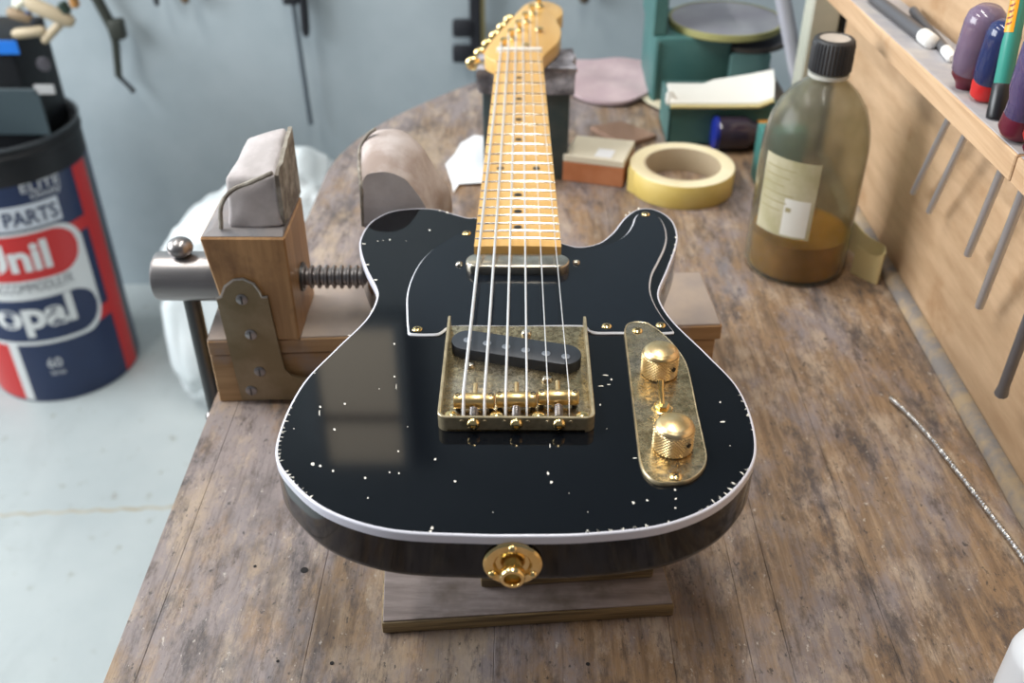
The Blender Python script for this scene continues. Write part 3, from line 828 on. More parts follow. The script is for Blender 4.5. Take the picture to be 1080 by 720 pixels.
# moving jaw
JX0, JX1, JY1, JZ = -213.5, -156.5, 243.0, 0.5
jaw = mesh_obj('jaw', MB().hexa([(-203, VY, BZ), (-156.0, VY, BZ), (-156.0, JY1, BZ), (-203, JY1, BZ), (JX0, VY, JZ), (JX1 + 0.5, VY, JZ), (JX1 + 0.5, JY1, JZ), (JX0, JY1, JZ)], 1.2), MT['beech'], vise, 30)
mesh_obj('greyed_shoulder', MB().hexa([(JX0 + 1, VY + 1.0, JZ), (JX1 - 0.5, VY + 1.0, JZ), (JX1 - 0.5, JY1 - 1, JZ), (JX0 + 1, JY1 - 1, JZ), (JX0 + 8, VY + 6, JZ + 4), (JX1 - 0.5, VY + 5, JZ + 4), (JX1 - 0.5, JY1 - 1, JZ + 4), (JX0 + 8, JY1 - 1, JZ + 4)], 0.6), MT['grey_top'], jaw, 30)
def warp(b, s, amp, seed):
    for v in b.verts:
        q = v.co * s + Vector((seed, seed * 2, 0))
        v.co += amp * Vector((noise.noise(q), noise.noise(q + Vector((9, 0, 0))), noise.noise(q + Vector((0, 7, 0)))))
def pad(corners, cuts, s, amp, seed, bev=2.0):
    b = bmesh.new()
    vs = [b.verts.new(p) for p in corners]
    for f in ((3, 2, 1, 0), (4, 5, 6, 7), (0, 1, 5, 4), (1, 2, 6, 5), (2, 3, 7, 6), (3, 0, 4, 7)):
        b.faces.new([vs[i] for i in f])
    bmesh.ops.bevel(b, geom=b.edges[:], offset=bev, segments=2, affect='EDGES', profile=0.5)
    bmesh.ops.subdivide_edges(b, edges=[e for e in b.edges if e.calc_length() > 6], cuts=cuts, use_grid_fill=True)
    warp(b, s, amp, seed)
    return MB().bm(b)
PZ = JZ + 3.6
def P(u, v, y): q = aty(u, v, y); return (q.x, q.y, q.z)
lp = mesh_obj('leather_pad', pad([(-196, VY + 7, PZ), (-157, VY + 7, PZ), (-157, JY1 + 2, PZ), (-196, JY1 + 2, PZ), (-192, VY + 12, PZ + 33), (-159, VY + 12, PZ + 38), (-159.5, JY1 + 2, PZ + 48), (-189, JY1 + 2, PZ + 41)], 3, 0.05, 2.2, 3, 3.0), MT['leather'], jaw, 60)
# folded leather flap and frayed edge
flap = spline([(-199, VY + 5, PZ + 1), (-196, VY + 5.5, PZ + 18), (-188, VY + 7, PZ + 28), (-174, VY + 8, PZ + 34), (-160, VY + 9, PZ + 40)], 6, False)
mesh_obj('folded_edge', MB().tube(flap, [1.4 + 0.7 * abs(noise.noise(p * 0.2)) for p in flap], 8), MT['leather_edge'], lp)
b = bmesh.new()
nn_ = 14; rows_ = []
for i in range(nn_ + 1):
    tt = i / nn_; y = VY + 9 + (JY1 - VY - 8) * tt
    top = PZ + 38 + 11 * tt + 2.0 * noise.noise(Vector((tt * 9, 2, 0)))
    bot = PZ + 2 - 16 * tt * 0.2 + 3 * noise.noise(Vector((tt * 6, 5, 0)))
    rows_.append([b.verts.new((-156.2 + 1.2 * noise.noise(Vector((tt * 5, k, 1))), y, bot + (top - bot) * k / 6)) for k in range(7)] + [b.verts.new((-159, y, bot + (top - bot) * k / 6)) for k in range(6, -1, -1)])
for i in range(nn_):
    for k in range(13): b.faces.new((rows_[i][k], rows_[i + 1][k], rows_[i + 1][k + 1], rows_[i][k + 1]))
    b.faces.new((rows_[i][13], rows_[i + 1][13], rows_[i + 1][0], rows_[i][0]))
b.faces.new(rows_[0]); b.faces.new(rows_[-1])
mesh_obj('jaw_lining', MB().bm(b), MT['leather_edge'], lp, 60)
# rear jaw
RX0, RX1, RY0, RY1 = -104.0, -76.0, 236.0, 284.0
rj = mesh_obj('rear_jaw', MB().hexa([(RX0, RY0 + 3, BENCH), (RX1, RY0 + 3, BENCH), (RX1, RY1 - 2, BENCH), (RX0, RY1 - 2, BENCH), (RX0, RY0 + 3, -8), (RX1, RY0 + 3, -8), (RX1, RY1 - 2, -8), (RX0, RY1 - 2, -8)], 1), MT['beech'], vise, 30)
# leather wrapped over it: a lofted side profile
fr_px = [(384, 240), (383, 215), (382, 197), (386, 185), (400, 182), (414, 183), (425, 188), (437, 200), (446, 212), (453, 226), (455, 240)]
bk_px = [(384, 225), (379, 190), (378, 165), (384, 146), (395, 138), (418, 137), (435, 144), (449, 160), (462, 184), (475, 202), (478, 236)]
def loft2(pa, pb, ya, yb, ny, amp=1.2, za=None):
    A = spline([(aty(u, v, ya).x, aty(u, v, ya).z) for u, v in pa], 4, False)
    B = spline([(aty(u, v, yb).x, aty(u, v, yb).z) for u, v in pb], 4, False)
    vs = []; fs = []; k = len(A)
    for j in range(ny + 1):
        t_ = j / ny; e = t_ * t_ * (3 - 2 * t_)
        for p, q in zip(A, B):
            x = p.x + (q.x - p.x) * t_; z = p.y + (q.y - p.y) * (0.6 * t_ + 0.4 * sin(t_ * pi / 2)); y = ya + (yb - ya) * t_
            w = amp * noise.noise(Vector((x * 0.07, y * 0.08, z * 0.07)))
            vs.append((x + w, y, z + w))
    for j in range(ny):
        for i in range(k - 1): fs.append((j * k + i, j * k + i + 1, (j + 1) * k + i + 1, (j + 1) * k + i))
        fs.append((j * k + k - 1, j * k, (j + 1) * k, (j + 1) * k + k - 1))
    fs.append(tuple(range(k))); fs.append(tuple(ny * k + i for i in range(k)))
    return MB().add(vs, fs)
lp2 = mesh_obj('leather_pad', loft2(fr_px, bk_px, RY0, RY1, 12), MT['leather_brown'], rj, 60)
mesh_obj('front_patch', loft2(fr_px, fr_px, RY0 - 2.0, RY0 - 0.3, 2, 0.6), M('pale_suede_patch', (0.52, 0.48, 0.48), 0.85, col2=(0.64, 0.60, 0.60), scale=45, bmp=0.5), lp2, 60)
ed = spline([aty(u, v, RY0 - 1.0) for u, v in ((383, 238), (382, 215), (381, 197))] + [aty(u, v, RY0 + 22) for u, v in ((379, 176),)] + [aty(u, v, RY1 - 6) for u, v in ((380, 156), (388, 142), (396, 136))], 6, False)
mesh_obj('frayed_edge', MB().tube(ed, [1.2 + 0.8 * abs(noise.noise(p * 0.3)) for p in ed], 8), MT['leather_edge'], lp2)
# screw, shaft and tommy bar
SY, SZ_ = 213.0, -49.0
prof = [(6.2, -157)]
x = -156.0
while x < -92:
    prof += [(6.2, x), (8.6, x + 1.2), (8.6, x + 2.6), (6.2, x + 3.8)]; x += 5.4
prof += [(6.2, -88)]
mesh_obj('threaded_screw', MB().lathe(prof, (0, SY, SZ_), 'x', 24), MT['steel'], vise, 35)
mesh_obj('screw_collar', MB().lathe([(8, -156.6), (10.5, -156.4), (10.5, -154.6), (8, -154.4)], (0, SY, SZ_), 'x', 24), MT['dark_steel'], vise, 35)
mesh_obj('shaft', MB().lathe([(0.001, -261.5), (15, -261.5), (17.4, -260.2), (18, -258), (18, -204)], (0, SY, SZ_), 'x', 40), MT['steel'], vise, 35)
bar = mesh_obj('tommy_bar', MB().tube([(-240, SY, -29), (-240, SY, -178)], 6.2, 14), MT['dark_steel'], vise)
mesh_obj('ball_end', MB().sphere((-240, SY, -25), 9.2, 18, 12, (1, 1, 0.8)), MT['steel'], bar)
mesh_obj('ball_end', MB().sphere((-240, SY, -180), 9.2, 18, 12, (1, 1, 0.8)), MT['steel'], bar)
# flat steel bracket on the front: upright strap and foot along the beam
def PY(u, v): q = aty(u, v, VY); return (q.x, q.z)
sk = [(256, 419), (229, 313), (234, 311), (238, 300), (247, 293), (257, 292), (268, 297), (275, 306), (277, 311), (283, 311), (287, 330), (297, 372), (301, 387), (308, 394), (320, 397.5), (345, 399), (347, 419)]
poly = [PY(*p) for p in sk]
vs = [(x, VY - 2.6, z) for x, z in poly] + [(x, VY - 0.1, z) for x, z in poly]; k = len(poly)
fs = [tuple(range(k)), tuple(range(k, 2 * k))] + [(i, (i + 1) % k, k + (i + 1) % k, k + i) for i in range(k)]
brk = mesh_obj('bracket', MB().add(vs, fs), MT['bracket'], vise, 0, label='tarnished flat steel bracket')
m = MB().tube([(PY(*p)[0], VY - 2.4, PY(*p)[1]) for p in sk[1:10]], 0.9, 6)
mesh_obj('bright_edge', m, MT['bracket_edge'], brk)
for u, v in ((255, 316), (264.5, 353), (274, 392), (265, 412)):
    q = aty(u, v, VY - 3)
    s = mesh_obj('slotted_screw', MB().lathe([(4.2, 0), (4.2, -0.5), (3.4, -1.1), (0.001, -1.2)], (q.x, VY - 2.6, q.z), 'y', 18), MT['steel'], brk)
    mesh_obj('screw_slot', MB().box(q.x - 0.5, q.x + 0.5, VY - 4.0, VY - 3.6, q.z - 3.2, q.z + 3.2), MT['dot'], brk, 0)

# ---------------------------------------------------------------- things lying on the bench
# roll of masking tape
p = at(716.5, 195, BENCH); c = (168.5, 545, BENCH)
tape = thing('masking_tape', 'roll of yellow masking tape lying on the bench behind the guitar', 'tape', c)
ty_m = M('yellow_tape', (0.60, 0.45, 0.12), 0.55, col2=(0.64, 0.50, 0.17), scale=30)
tf_m = M('tape_side_cream', (0.76, 0.66, 0.42), 0.6, col2=(0.82, 0.74, 0.52), scale=20)
H_ = 25.0
mesh_obj('roll', MB().lathe([(39.5, 0.2), (53.5, 0.2), (54, 1), (54, H_ - 0.6), (53.5, H_)], c, 'z', 64, False), ty_m, tape)
mesh_obj('roll_side', MB().lathe([(53.5, H_), (53.2, H_ + 0.3), (40, H_ + 0.3), (39.5, H_)], c, 'z', 64, False), tf_m, tape)
mesh_obj('core', MB().lathe([(39.5, H_), (39.2, H_ + 0.4), (37.8, H_ + 0.4), (37.5, H_), (37.5, 0.3), (39.5, 0.3)], c, 'z', 64, False), M('cardboard_core', (0.45, 0.36, 0.24), 0.8), tape)
m = MB().hexa([(112, 534, BENCH + 0.5), (113, 533, BENCH + 0.5), (122, 522, BENCH + 0.5), (121, 523, BENCH + 0.5), (112, 534, BENCH + H_ + 2), (113, 533, BENCH + H_ + 2), (122, 522, BENCH + H_), (121, 523, BENCH + H_)])
mesh_obj('loose_end', m, ty_m, tape, 0)
# orange and white cardboard box
ob = thing('cardboard_box', 'small flat orange box with a white lid beside the tape roll', 'box', (85, 565, BENCH))
ca = [(46, 557), (108, 540), (124, 592), (62, 606)]
mesh_obj('carton', MB().hexa([(x, y, BENCH + 0.2) for x, y in ca] + [(x, y, BENCH + 22) for x, y in ca], 0.6), M('orange_card', (0.42, 0.145, 0.055), 0.6, col2=(0.50, 0.20, 0.09), scale=30), ob, 0)
mesh_obj('lid', MB().hexa([(x, y, BENCH + 22) for x, y in ca] + [(x, y, BENCH + 30) for x, y in ca], 1.0), M('cream_card', (0.70, 0.64, 0.50), 0.6), ob, 0)
mesh_obj('white_sticker', MB().hexa([(78, 552, BENCH + 30), (95, 547, BENCH + 30), (101, 566, BENCH + 30), (84, 571, BENCH + 30), (78, 552, BENCH + 30.6), (95, 547, BENCH + 30.6), (101, 566, BENCH + 30.6), (84, 571, BENCH + 30.6)]), M('white_sticker', (0.85, 0.85, 0.86), 0.4), ob, 0)
# wood off-cut
ca = [at(u, v, BENCH) for u, v in ((622, 138), (658, 157), (693, 147), (655, 132))]
single('wood_offcut', MB().hexa([(q.x, q.y, BENCH + 0.2) for q in ca] + [(q.x, q.y, BENCH + 6) for q in ca], 0.8), wood('brown_offcut', (0.18, 0.10, 0.06), (0.30, 0.185, 0.13), 30, (1, 0.2, 1), 0.6), 'thin brown wood off-cut lying flat between the tape and the pink leather', 'wood', smooth=0)
# pink leather
def sheet(pts, th, seed, amp=3.0, lift=None, sub=3):
    """wavy sheet from a closed outline, with thickness"""
    b = bmesh.new()
    f = b.faces.new([b.verts.new((x, y, 0)) for x, y in ccw(pts)])
    bmesh.ops.triangulate(b, faces=b.faces[:])
    for _ in range(sub): bmesh.ops.subdivide_edges(b, edges=[e for e in b.edges if e.calc_length() > 8], cuts=1, use_grid_fill=True)
    bmesh.ops.triangulate(b, faces=b.faces[:])
    r = bmesh.ops.extrude_face_region(b, geom=b.faces[:])
    up = [g for g in r['geom'] if isinstance(g, bmesh.types.BMVert)]
    base = {}
    for v in b.verts:
        h = amp * (0.5 + 0.5 * noise.noise(Vector((v.co.x * 0.02 + seed, v.co.y * 0.02, 0))))
        if lift: h += lift(v.co.x, v.co.y)
        v.co.z = h + BENCH + 0.2
    for v in up: v.co.z += th
    return MB().bm(b)
q = [at(u, v, BENCH) for u, v in ((588, 84), (592, 70), (622, 69), (655, 68), (684, 71), (690, 88), (680, 106), (655, 114), (630, 112), (605, 104))]
single('leather_piece', sheet([(p.x, p.y) for p in spline([(a.x, a.y) for a in q], 4)], 4, 3, 8), M('dusty_pink_leather', (0.40, 0.295, 0.315), 0.75, col2=(0.47, 0.36, 0.37), scale=30, bmp=0.2), 'dusty pink piece of leather on the far edge of the bench', 'leather')
# white paper
q = [at(u, v, BENCH) for u, v in ((470, 176), (480, 166), (486, 154), (500, 146), (515, 147), (524, 150), (520, 196), (484, 196), (478, 205), (477, 196), (481, 185), (481, 180))]
single('paper_sheet', sheet([(a.x, a.y) for a in q], 0.5, 8, 5), M('white_paper', (0.82, 0.84, 0.87), 0.7), 'torn white paper lying on the bench left of the guitar neck', 'paper')
# cream scraps
q = [at(u, v, BENCH) for u, v in ((672, 104), (686, 96), (704, 98), (706, 116), (697, 120), (684, 114))]
single('scrap_piece', sheet([(a.x, a.y) for a in q], 1.2, 5, 8), M('cream_scrap', (0.55, 0.50, 0.36), 0.7), 'small cream scrap next to the teal bins', 'scrap')
# steel wound cable
q = [at(u, v, BENCH + 3) for u, v in ((939, 419), (958, 436), (985, 465), (1008, 494), (1030, 522), (1055, 555), (1082, 592), (1110, 640))]
path = spline([(a.x, a.y, BENCH + 2.7) for a in q], 14, False)
cab = thing('steel_cable', 'stiff wound steel cable lying along the right of the bench', 'cable', (300, 170, BENCH))
mesh_obj('core', MB().tube(path, 1.5, 10), MT['bright_steel'], cab)
L = [0.0]
for i in range(1, len(path)): L.append(L[-1] + (path[i] - path[i - 1]).length)
hel = []
N_ = int(L[-1] / 2.6 * 10)
j = 0
for i in range(N_):
    s = L[-1] * i / N_
    while j < len(L) - 2 and L[j + 1] < s: j += 1
    tt = (s - L[j]) / max(L[j + 1] - L[j], 1e-6); c = path[j].lerp(path[j + 1], tt)
    d = (path[j + 1] - path[j]).normalized(); sd = Vector((-d.y, d.x, 0)); a = 2 * pi * s / 2.6
    hel.append(c + 1.6 * (sd * cos(a) + Vector((0, 0, 1)) * sin(a)))
mesh_obj('winding', MB().tube(hel, 0.55, 5), M('bright_wire', (0.66, 0.63, 0.58), 0.28, 1.0), cab)
# white plastic bottle in the corner
c = at(1083, 745, BENCH); c = (c.x + 6, c.y + 3, BENCH)
wb = thing('plastic_bottle', 'white plastic bottle cut off by the lower right corner', 'bottle', c)
wp = M('white_plastic', (0.80, 0.82, 0.86), 0.35)
mesh_obj('container', MB().lathe([(0.001, 0.2), (20, 0.2), (22, 2), (22, 34), (21, 38), (17, 42), (12.5, 44), (12, 46)], c, 'z', 36), wp, wb)
mesh_obj('cap', MB().lathe([(13.5, 46), (14, 47), (14, 60), (12.8, 62), (0.001, 62.3)], c, 'z', 36), wp, wb)

# oil bottle
bc = Vector((252, 389, BENCH))
bot = thing('oil_bottle', 'large grimy translucent bottle with black ribbed cap and amber oil in the bottom', 'bottle', bc)
def bottle_mat():
    m, nt, b = new_mat('grimy_translucent_plastic')
    nn = noise_node(nt, 30, 5, 0.65)
    c = ramp(nt, nn.outputs['Fac'], [(0.35, (0.53, 0.515, 0.395)), (0.7, (0.72, 0.715, 0.64))]).outputs['Color']
    nt.links.new(c, b.inputs['Base Color'])
    b.inputs['Roughness'].default_value = 0.16
    b.inputs['Transmission Weight'].default_value = 0.93
    b.inputs['IOR'].default_value = 1.18
    return m
BR = 44.5
shell = [(BR - 8, 0.4), (BR - 2.5, 1.5), (BR, 7), (BR, 112), (BR - 1.0, 126), (BR - 4, 140), (BR - 9, 153), (BR - 17, 164), (BR - 25, 171), (BR - 29, 175), (14.2, 178), (13.4, 183), (13.4, 192)]
inner = [(r - 2.2, h + (1.6 if i == 0 else 0)) for i, (r, h) in enumerate(shell)]
mesh_obj('bottle_wall', MB().lathe([(0.001, 0.4)] + shell + inner[::-1] + [(0.001, 2.4)], bc, 'z', 56, False), bottle_mat(), bot, 50)
oil = M('amber_oil', (0.80, 0.37, 0.0), 0.1)
oil.node_tree.nodes['Principled BSDF'].inputs['Transmission Weight'].default_value = 0.3
mesh_obj('oil', MB().lathe([(0.001, 2.6), (BR - 10.6, 2.6), (BR - 4.8, 3.6), (BR - 2.5, 8), (BR - 2.5, 38), (0.001, 38)], bc, 'z', 48, False), oil, bot, 50)
m = MB()
m.lathe([(13.8, 177), (16.5, 177.5), (16.5, 180.5), (13.8, 181)], bc, 'z', 40, False)
mesh_obj('neck_ring', m, M('clear_ring', (0.5, 0.5, 0.45), 0.25), bot)
m = MB(); vs = []; fs = []; NS = 72
cap_prof = [(16, 182, 0), (17.4, 182.6, 1), (17.2, 203, 1), (16.4, 206.5, 0.6), (15, 208, 0), (12.4, 208.4, 0), (12.1, 207.6, 0)]
for r, h, g in cap_prof:
    for i in range(NS):
        a = 2 * pi * i / NS; q = r - (0.9 * g if (i // 1) % 2 else 0); vs.append((bc.x + q * cos(a), bc.y + q * sin(a), bc.z + h))
for j in range(len(cap_prof) - 1):
    for i in range(NS): fs.append((j * NS + i, j * NS + (i + 1) % NS, (j + 1) * NS + (i + 1) % NS, (j + 1) * NS + i))
cap_ = mesh_obj('cap', m.add(vs, fs), M('black_cap_plastic', (0.022, 0.023, 0.026), 0.45), bot, 30)
mesh_obj('cap_disc', MB().lathe([(12.2, 207.0), (12.2, 207.7), (0.001, 207.8)], bc, 'z', 32), M('dusty_cap_disc', (0.40, 0.36, 0.32), 0.7, col2=(0.52, 0.46, 0.40), scale=60), cap_)
def cyl_patch(c, r, th0, th1, z0, z1, n=16, tilt=0.0):
    vs = []; fs = []
    for i in range(n + 1):
        a = radians(th0 + (th1 - th0) * i / n)
        for z in (z0, z1): vs.append((c[0] + r * cos(a), c[1] + r * sin(a), z))
        if i: fs.append((2 * i - 2, 2 * i, 2 * i + 1, 2 * i - 1))
    return MB().add(vs, fs)
lab_m = M('yellowed_label', (0.42, 0.385, 0.22), 0.5, col2=(0.56, 0.52, 0.36), scale=25)
lb = mesh_obj('label', cyl_patch(bc, BR + 0.35, 198, 264, bc.z + 48, bc.z + 118, 20), lab_m, bot)
mesh_obj('label_patch', cyl_patch(bc, BR + 0.5, 232, 260, bc.z + 50, bc.z + 84, 12), M('white_label_patch', (0.78, 0.78, 0.72), 0.4), lb)
ink = M('label_ink', (0.40, 0.35, 0.19), 0.6)
for k in range(6):
    z = bc.z + 108 - k * 7.5
    mesh_obj('printed_line', cyl_patch(bc, BR + 0.55, 202, 240 - (k % 3) * 6, z, z + 1.2, 12), ink, lb)
mesh_obj('printed_mark', cyl_patch(bc, BR + 0.7, 234, 240, bc.z + 72, bc.z + 76, 4), ink, lb)

# curl of cream tape behind the bottle
cv = spline([(300, 372), (309, 360), (317, 352), (322, 366), (318, 388), (312, 408), (304, 424)], 6, False)
vs = []; fs = []
for i, p in enumerate(cv):
    for z in (0.3, 29 - 3 * sin(i * 0.3)):
        vs += [(p.x, p.y, BENCH + z), (p.x + 0.8, p.y - 0.4, BENCH + z)]
    if i:
        k = i * 4; j = k - 4
        fs += [(j, k, k + 2, j + 2), (j + 1, k + 1, k + 3, j + 3), (j + 2, k + 2, k + 3, j + 3), (j, k, k + 1, j + 1)]
fs += [(0, 1, 3, 2), tuple(len(vs) - 4 + i for i in (0, 1, 3, 2))]
single('cream_leather_strip', MB().add(vs, fs), M('cream_strip', (0.66, 0.54, 0.27), 0.6), 'curled cream strip standing between the oil bottle and the board', 'strip')

# ---------------------------------------------------------------- clutter at the far right of the bench
teal = M('dark_teal_plastic', (0.045, 0.135, 0.13), 0.45, col2=(0.06, 0.16, 0.15), scale=20)
teal_l = M('pale_teal_plastic', (0.13, 0.26, 0.25), 0.5)
def bin_box(x0, x1, y0, y1, z0, z1, th=3):
    m = MB()
    m.box(x0, x1, y0, y1, z0, z0 + th, 0.6)
    m.box(x0, x1, y0, y0 + th, z0, z1, 0.8); m.box(x0, x1, y1 - th, y1, z0, z1, 0.8)
    m.box(x0, x0 + th, y0, y1, z0, z1, 0.8); m.box(x1 - th, x1, y0, y1, z0, z1, 0.8)
    return m
a = at(703, 153, BENCH); fy = a.y
zt = aty(703, 112, fy).z
x1 = aty(797, 140, fy).x + 22
bn = thing('plastic_bin', 'small dark teal plastic bin with papers on top behind the oil bottle', 'bin', ((a.x + x1) / 2, fy + 45, BENCH))
mesh_obj('tub', bin_box(a.x, x1, fy, fy + 78, BENCH + 0.2, zt), teal, bn, 0)
mesh_obj('lip', MB().box(a.x - 2, x1 + 2, fy - 3, fy, zt - 5, zt, 0.8), teal, bn, 0)
# sheets of paper lying over it
def curled(u0, v0, pts, y, d, name, mat, label):
    pass
wp_m = M('off_white_paper', (0.76, 0.75, 0.70), 0.7); cr_m = M('cream_paper_edge', (0.66, 0.58, 0.28), 0.6)
pa = thing('paper_stack', 'folded white papers with a cream edge on the small teal bin', 'paper', (a.x + 60, fy + 40, zt))
vs = []; fs = []
row = [(707, 116), (722, 117), (745, 118.5), (775, 117), (800, 113), (816, 107)]
top = [(703, 92), (722, 94), (742, 92), (752, 84), (790, 78), (816, 73)]
for (u, v), (u2, v2) in zip(row, top):
    p = aty(u, v, fy - 5); q = aty(u2, v2, fy + 62)
    zb_ = max(p.z, zt + 0.6)
    vs += [(p.x, fy - 5, zb_), (p.x, fy - 4, zb_ + 5), ((p.x + q.x) / 2, fy + 26, zb_ + 10), (q.x, fy + 62, max(q.z, zt + 3)), (q.x, fy + 63, max(q.z - 3, zt + 1)), ((p.x + q.x) / 2, fy + 26, zb_ + 1.0)]
for i in range(len(row) - 1):
    for k in range(6): fs.append((i * 6 + k, i * 6 + (k + 1) % 6, (i + 1) * 6 + (k + 1) % 6, (i + 1) * 6 + k))
fs += [tuple(range(6)), tuple((len(row) - 1) * 6 + k for k in range(6))]
mesh_obj('folded_sheet', MB().add(vs, fs), wp_m, pa, 50)
m = MB().tube([(p[0], fy - 5.6, p[2] + 1.2) for p in vs[0::6]], 2.2, 8)
mesh_obj('cream_edge', m, cr_m, pa)
q = aty(708, 93, fy + 10)
mesh_obj('crumpled_corner', pad([(q.x - 6, fy + 2, zt + 1), (q.x + 9, fy + 2, zt + 1), (q.x + 9, fy + 18, zt + 1), (q.x - 6, fy + 18, zt + 1), (q.x - 3, fy + 6, zt + 15), (q.x + 3, fy + 5, zt + 13), (q.x + 3, fy + 14, zt + 13), (q.x - 3, fy + 14, zt + 15)], 2, 0.1, 3, 2), wp_m, pa, 60)
# tall bin behind
b0 = at(686, 114, BENCH); by = b0.y + 10
xr = aty(768, 80, by).x
tb = thing('storage_case', 'tall dark teal storage case standing behind the small bin', 'case', ((b0.x + xr) / 2, by + 60, BENCH))
ztop = aty(690, 40, by).z
mesh_obj('case_body', MB().box(b0.x, xr, by, by + 120, BENCH + 0.2, ztop, 4, 2), teal, tb, 30)
mesh_obj('front_rib', MB().box(b0.x + 2, b0.x + 7, by - 3, by + 0.2, BENCH + 4, ztop - 4, 1), teal, tb, 30)
mesh_obj('raised_lid', MB().box(b0.x - 3, b0.x + 14, by + 6, by + 118, ztop, ztop + 120, 2), teal, tb, 30)
x2 = aty(812, 70, by).x
mesh_obj('side_compartment', MB().box(xr - 0.5, x2, by - 2, by + 100, BENCH + 0.2, aty(790, 57, by - 2).z, 3, 2), teal_l, tb, 30)
# card between
cy_ = fy + 81
ca = [aty(u, v, cy_) for u, v in ((752, 92), (800, 76), (800, 84), (752, 99))]
single('ochre_card', MB().box(ca[0].x, ca[1].x + 14, cy_, cy_ + 3, BENCH + 0.3, ca[0].z + 4, 0.5), M('ochre_card', (0.46, 0.33, 0.12), 0.7), 'ochre card standing upright between the small teal bin and the tall case', 'card', smooth=0)
# two round grey discs lying on the case
def disc(name, u, v, uw, yc, z, th, mat, rim, label, ls):
    c = aty(u, v, yc); r = abs(aty(u + uw, v, yc).x - c.x)
    o = thing(name, label, 'disc', (c.x, yc, z))
    mesh_obj('face', MB().lathe([(r - 3, 0.3), (r - 2, th), (r * 0.6, th + 0.4), (0.001, th)], (c.x, yc, z), 'z', 48), mat, o, 30)
    mesh_obj('rim', MB().lathe([(r - 3, 0), (r - 0.5, 0), (r, th * 0.5), (r - 0.6, th + 0.8), (r - 3, th + 0.8)], (c.x, yc, z), 'z', 48, False), rim, o, 40)
    return c, r
d_m = M('grey_disc', (0.22, 0.22, 0.26), 0.6, col2=(0.28, 0.29, 0.32), scale=14)
r_m = M('olive_rim', (0.34, 0.33, 0.13), 0.6)
zs_ = aty(790, 57, by - 2).z
disc('sanding_disc', 787, 45, 42, by + 46, zs_ + 0.3, 5, M('dark_disc', (0.11, 0.11, 0.13), 0.6), M('dark_disc_rim', (0.10, 0.09, 0.08), 0.6), 'dark grey round disc under the larger grey disc', 0)
zt_ = ztop
disc('grinding_disc', 765, 22, 60, by + 52, zt_ + 0.4, 7, d_m, r_m, 'large grey round disc with an olive rim on the teal case', 0)
# glass jar lying on its side, with blue band
jc = at(775, 164, BENCH); jy_ = jc.y + 18
jar = thing('glass_jar', 'dark glass jar with a blue band lying beside the small teal bin', 'jar', (jc.x, jy_, BENCH))
jx0 = aty(748, 140, jy_).x; rj_ = 18.5
mesh_obj('jar_body', MB().lathe([(0.001, 2), (rj_ - 4, 0), (rj_ - 1, 2), (rj_, 6), (rj_, 34), (rj_ - 3, 40), (rj_ - 6, 44), (rj_ - 6, 52), (0.001, 52)], (jx0 + 5, jy_, BENCH + rj_ + 0.2), 'x', 32), M('dark_glass', (0.035, 0.025, 0.04), 0.08), jar, 40)
mesh_obj('blue_band', MB().lathe([(rj_ - 5, -1), (rj_ + 0.2, 1.5), (rj_ + 0.3, 5.5), (rj_, 6)], (jx0 + 3, jy_, BENCH + rj_ + 0.4), 'x', 32), M('blue_band', (0.015, 0.03, 0.30), 0.25), jar, 40)
mesh_obj('cap', MB().lathe([(rj_ - 4, 48), (rj_ - 4, 60), (rj_ - 5, 61), (0.001, 61)], (jx0 + 5, jy_, BENCH + rj_ + 0.2), 'x', 32), M('amber_cap', (0.55, 0.26, 0.05), 0.35), jar, 40)
# small teal box in front of the jar
g = at(796, 196, BENCH)
single('teal_box', MB().box(g.x, g.x + 45, g.y, g.y + 26, BENCH + 0.2, aty(797, 140, g.y).z, 1.2, 2), M('teal_box', (0.05, 0.20, 0.18), 0.45), 'small teal box half hidden behind the oil bottle', 'box', smooth=30)
# grey metal bar leaning
p0 = aty(852, 150, fy + 10); p1 = aty(822, -20, fy + 50)
p0 = Vector((p0.x, p0.y, BENCH + 8))
single('metal_bar', MB().tube([p0, p0.lerp(p1, 0.5), p1, p1 + (p1 - p0) * 0.4], 8.5, 14), M('light_grey_bar', (0.40, 0.41, 0.47), 0.4, 0.3), 'light grey metal bar standing upright behind the oil bottle', 'bar')
# pale wooden post against the end of the board
a = aty(846, 60, 640); b2 = aty(873, 60, 640)
single('wooden_post', MB().box(a.x, b2.x + 3, 632, 664, BENCH + 0.2, 300, 2), M('pale_painted_post', (0.37, 0.385, 0.32), 0.6, col2=(0.44, 0.43, 0.36), scale=12), 'pale painted wooden post at the end of the plywood board', 'post', smooth=30)
single('gap_shade', MB().tube([(b2.x + 8, 640, BENCH + 0.2), (b2.x + 8, 640, 300)], 4.5, 12), M('gap_shade', (0.02, 0.02, 0.02), 0.5), 'thin black rod put in for the shade of the gap between the pale post and the plywood board', 'gap')  # black rod added where only the shaded gap beside the post is dark

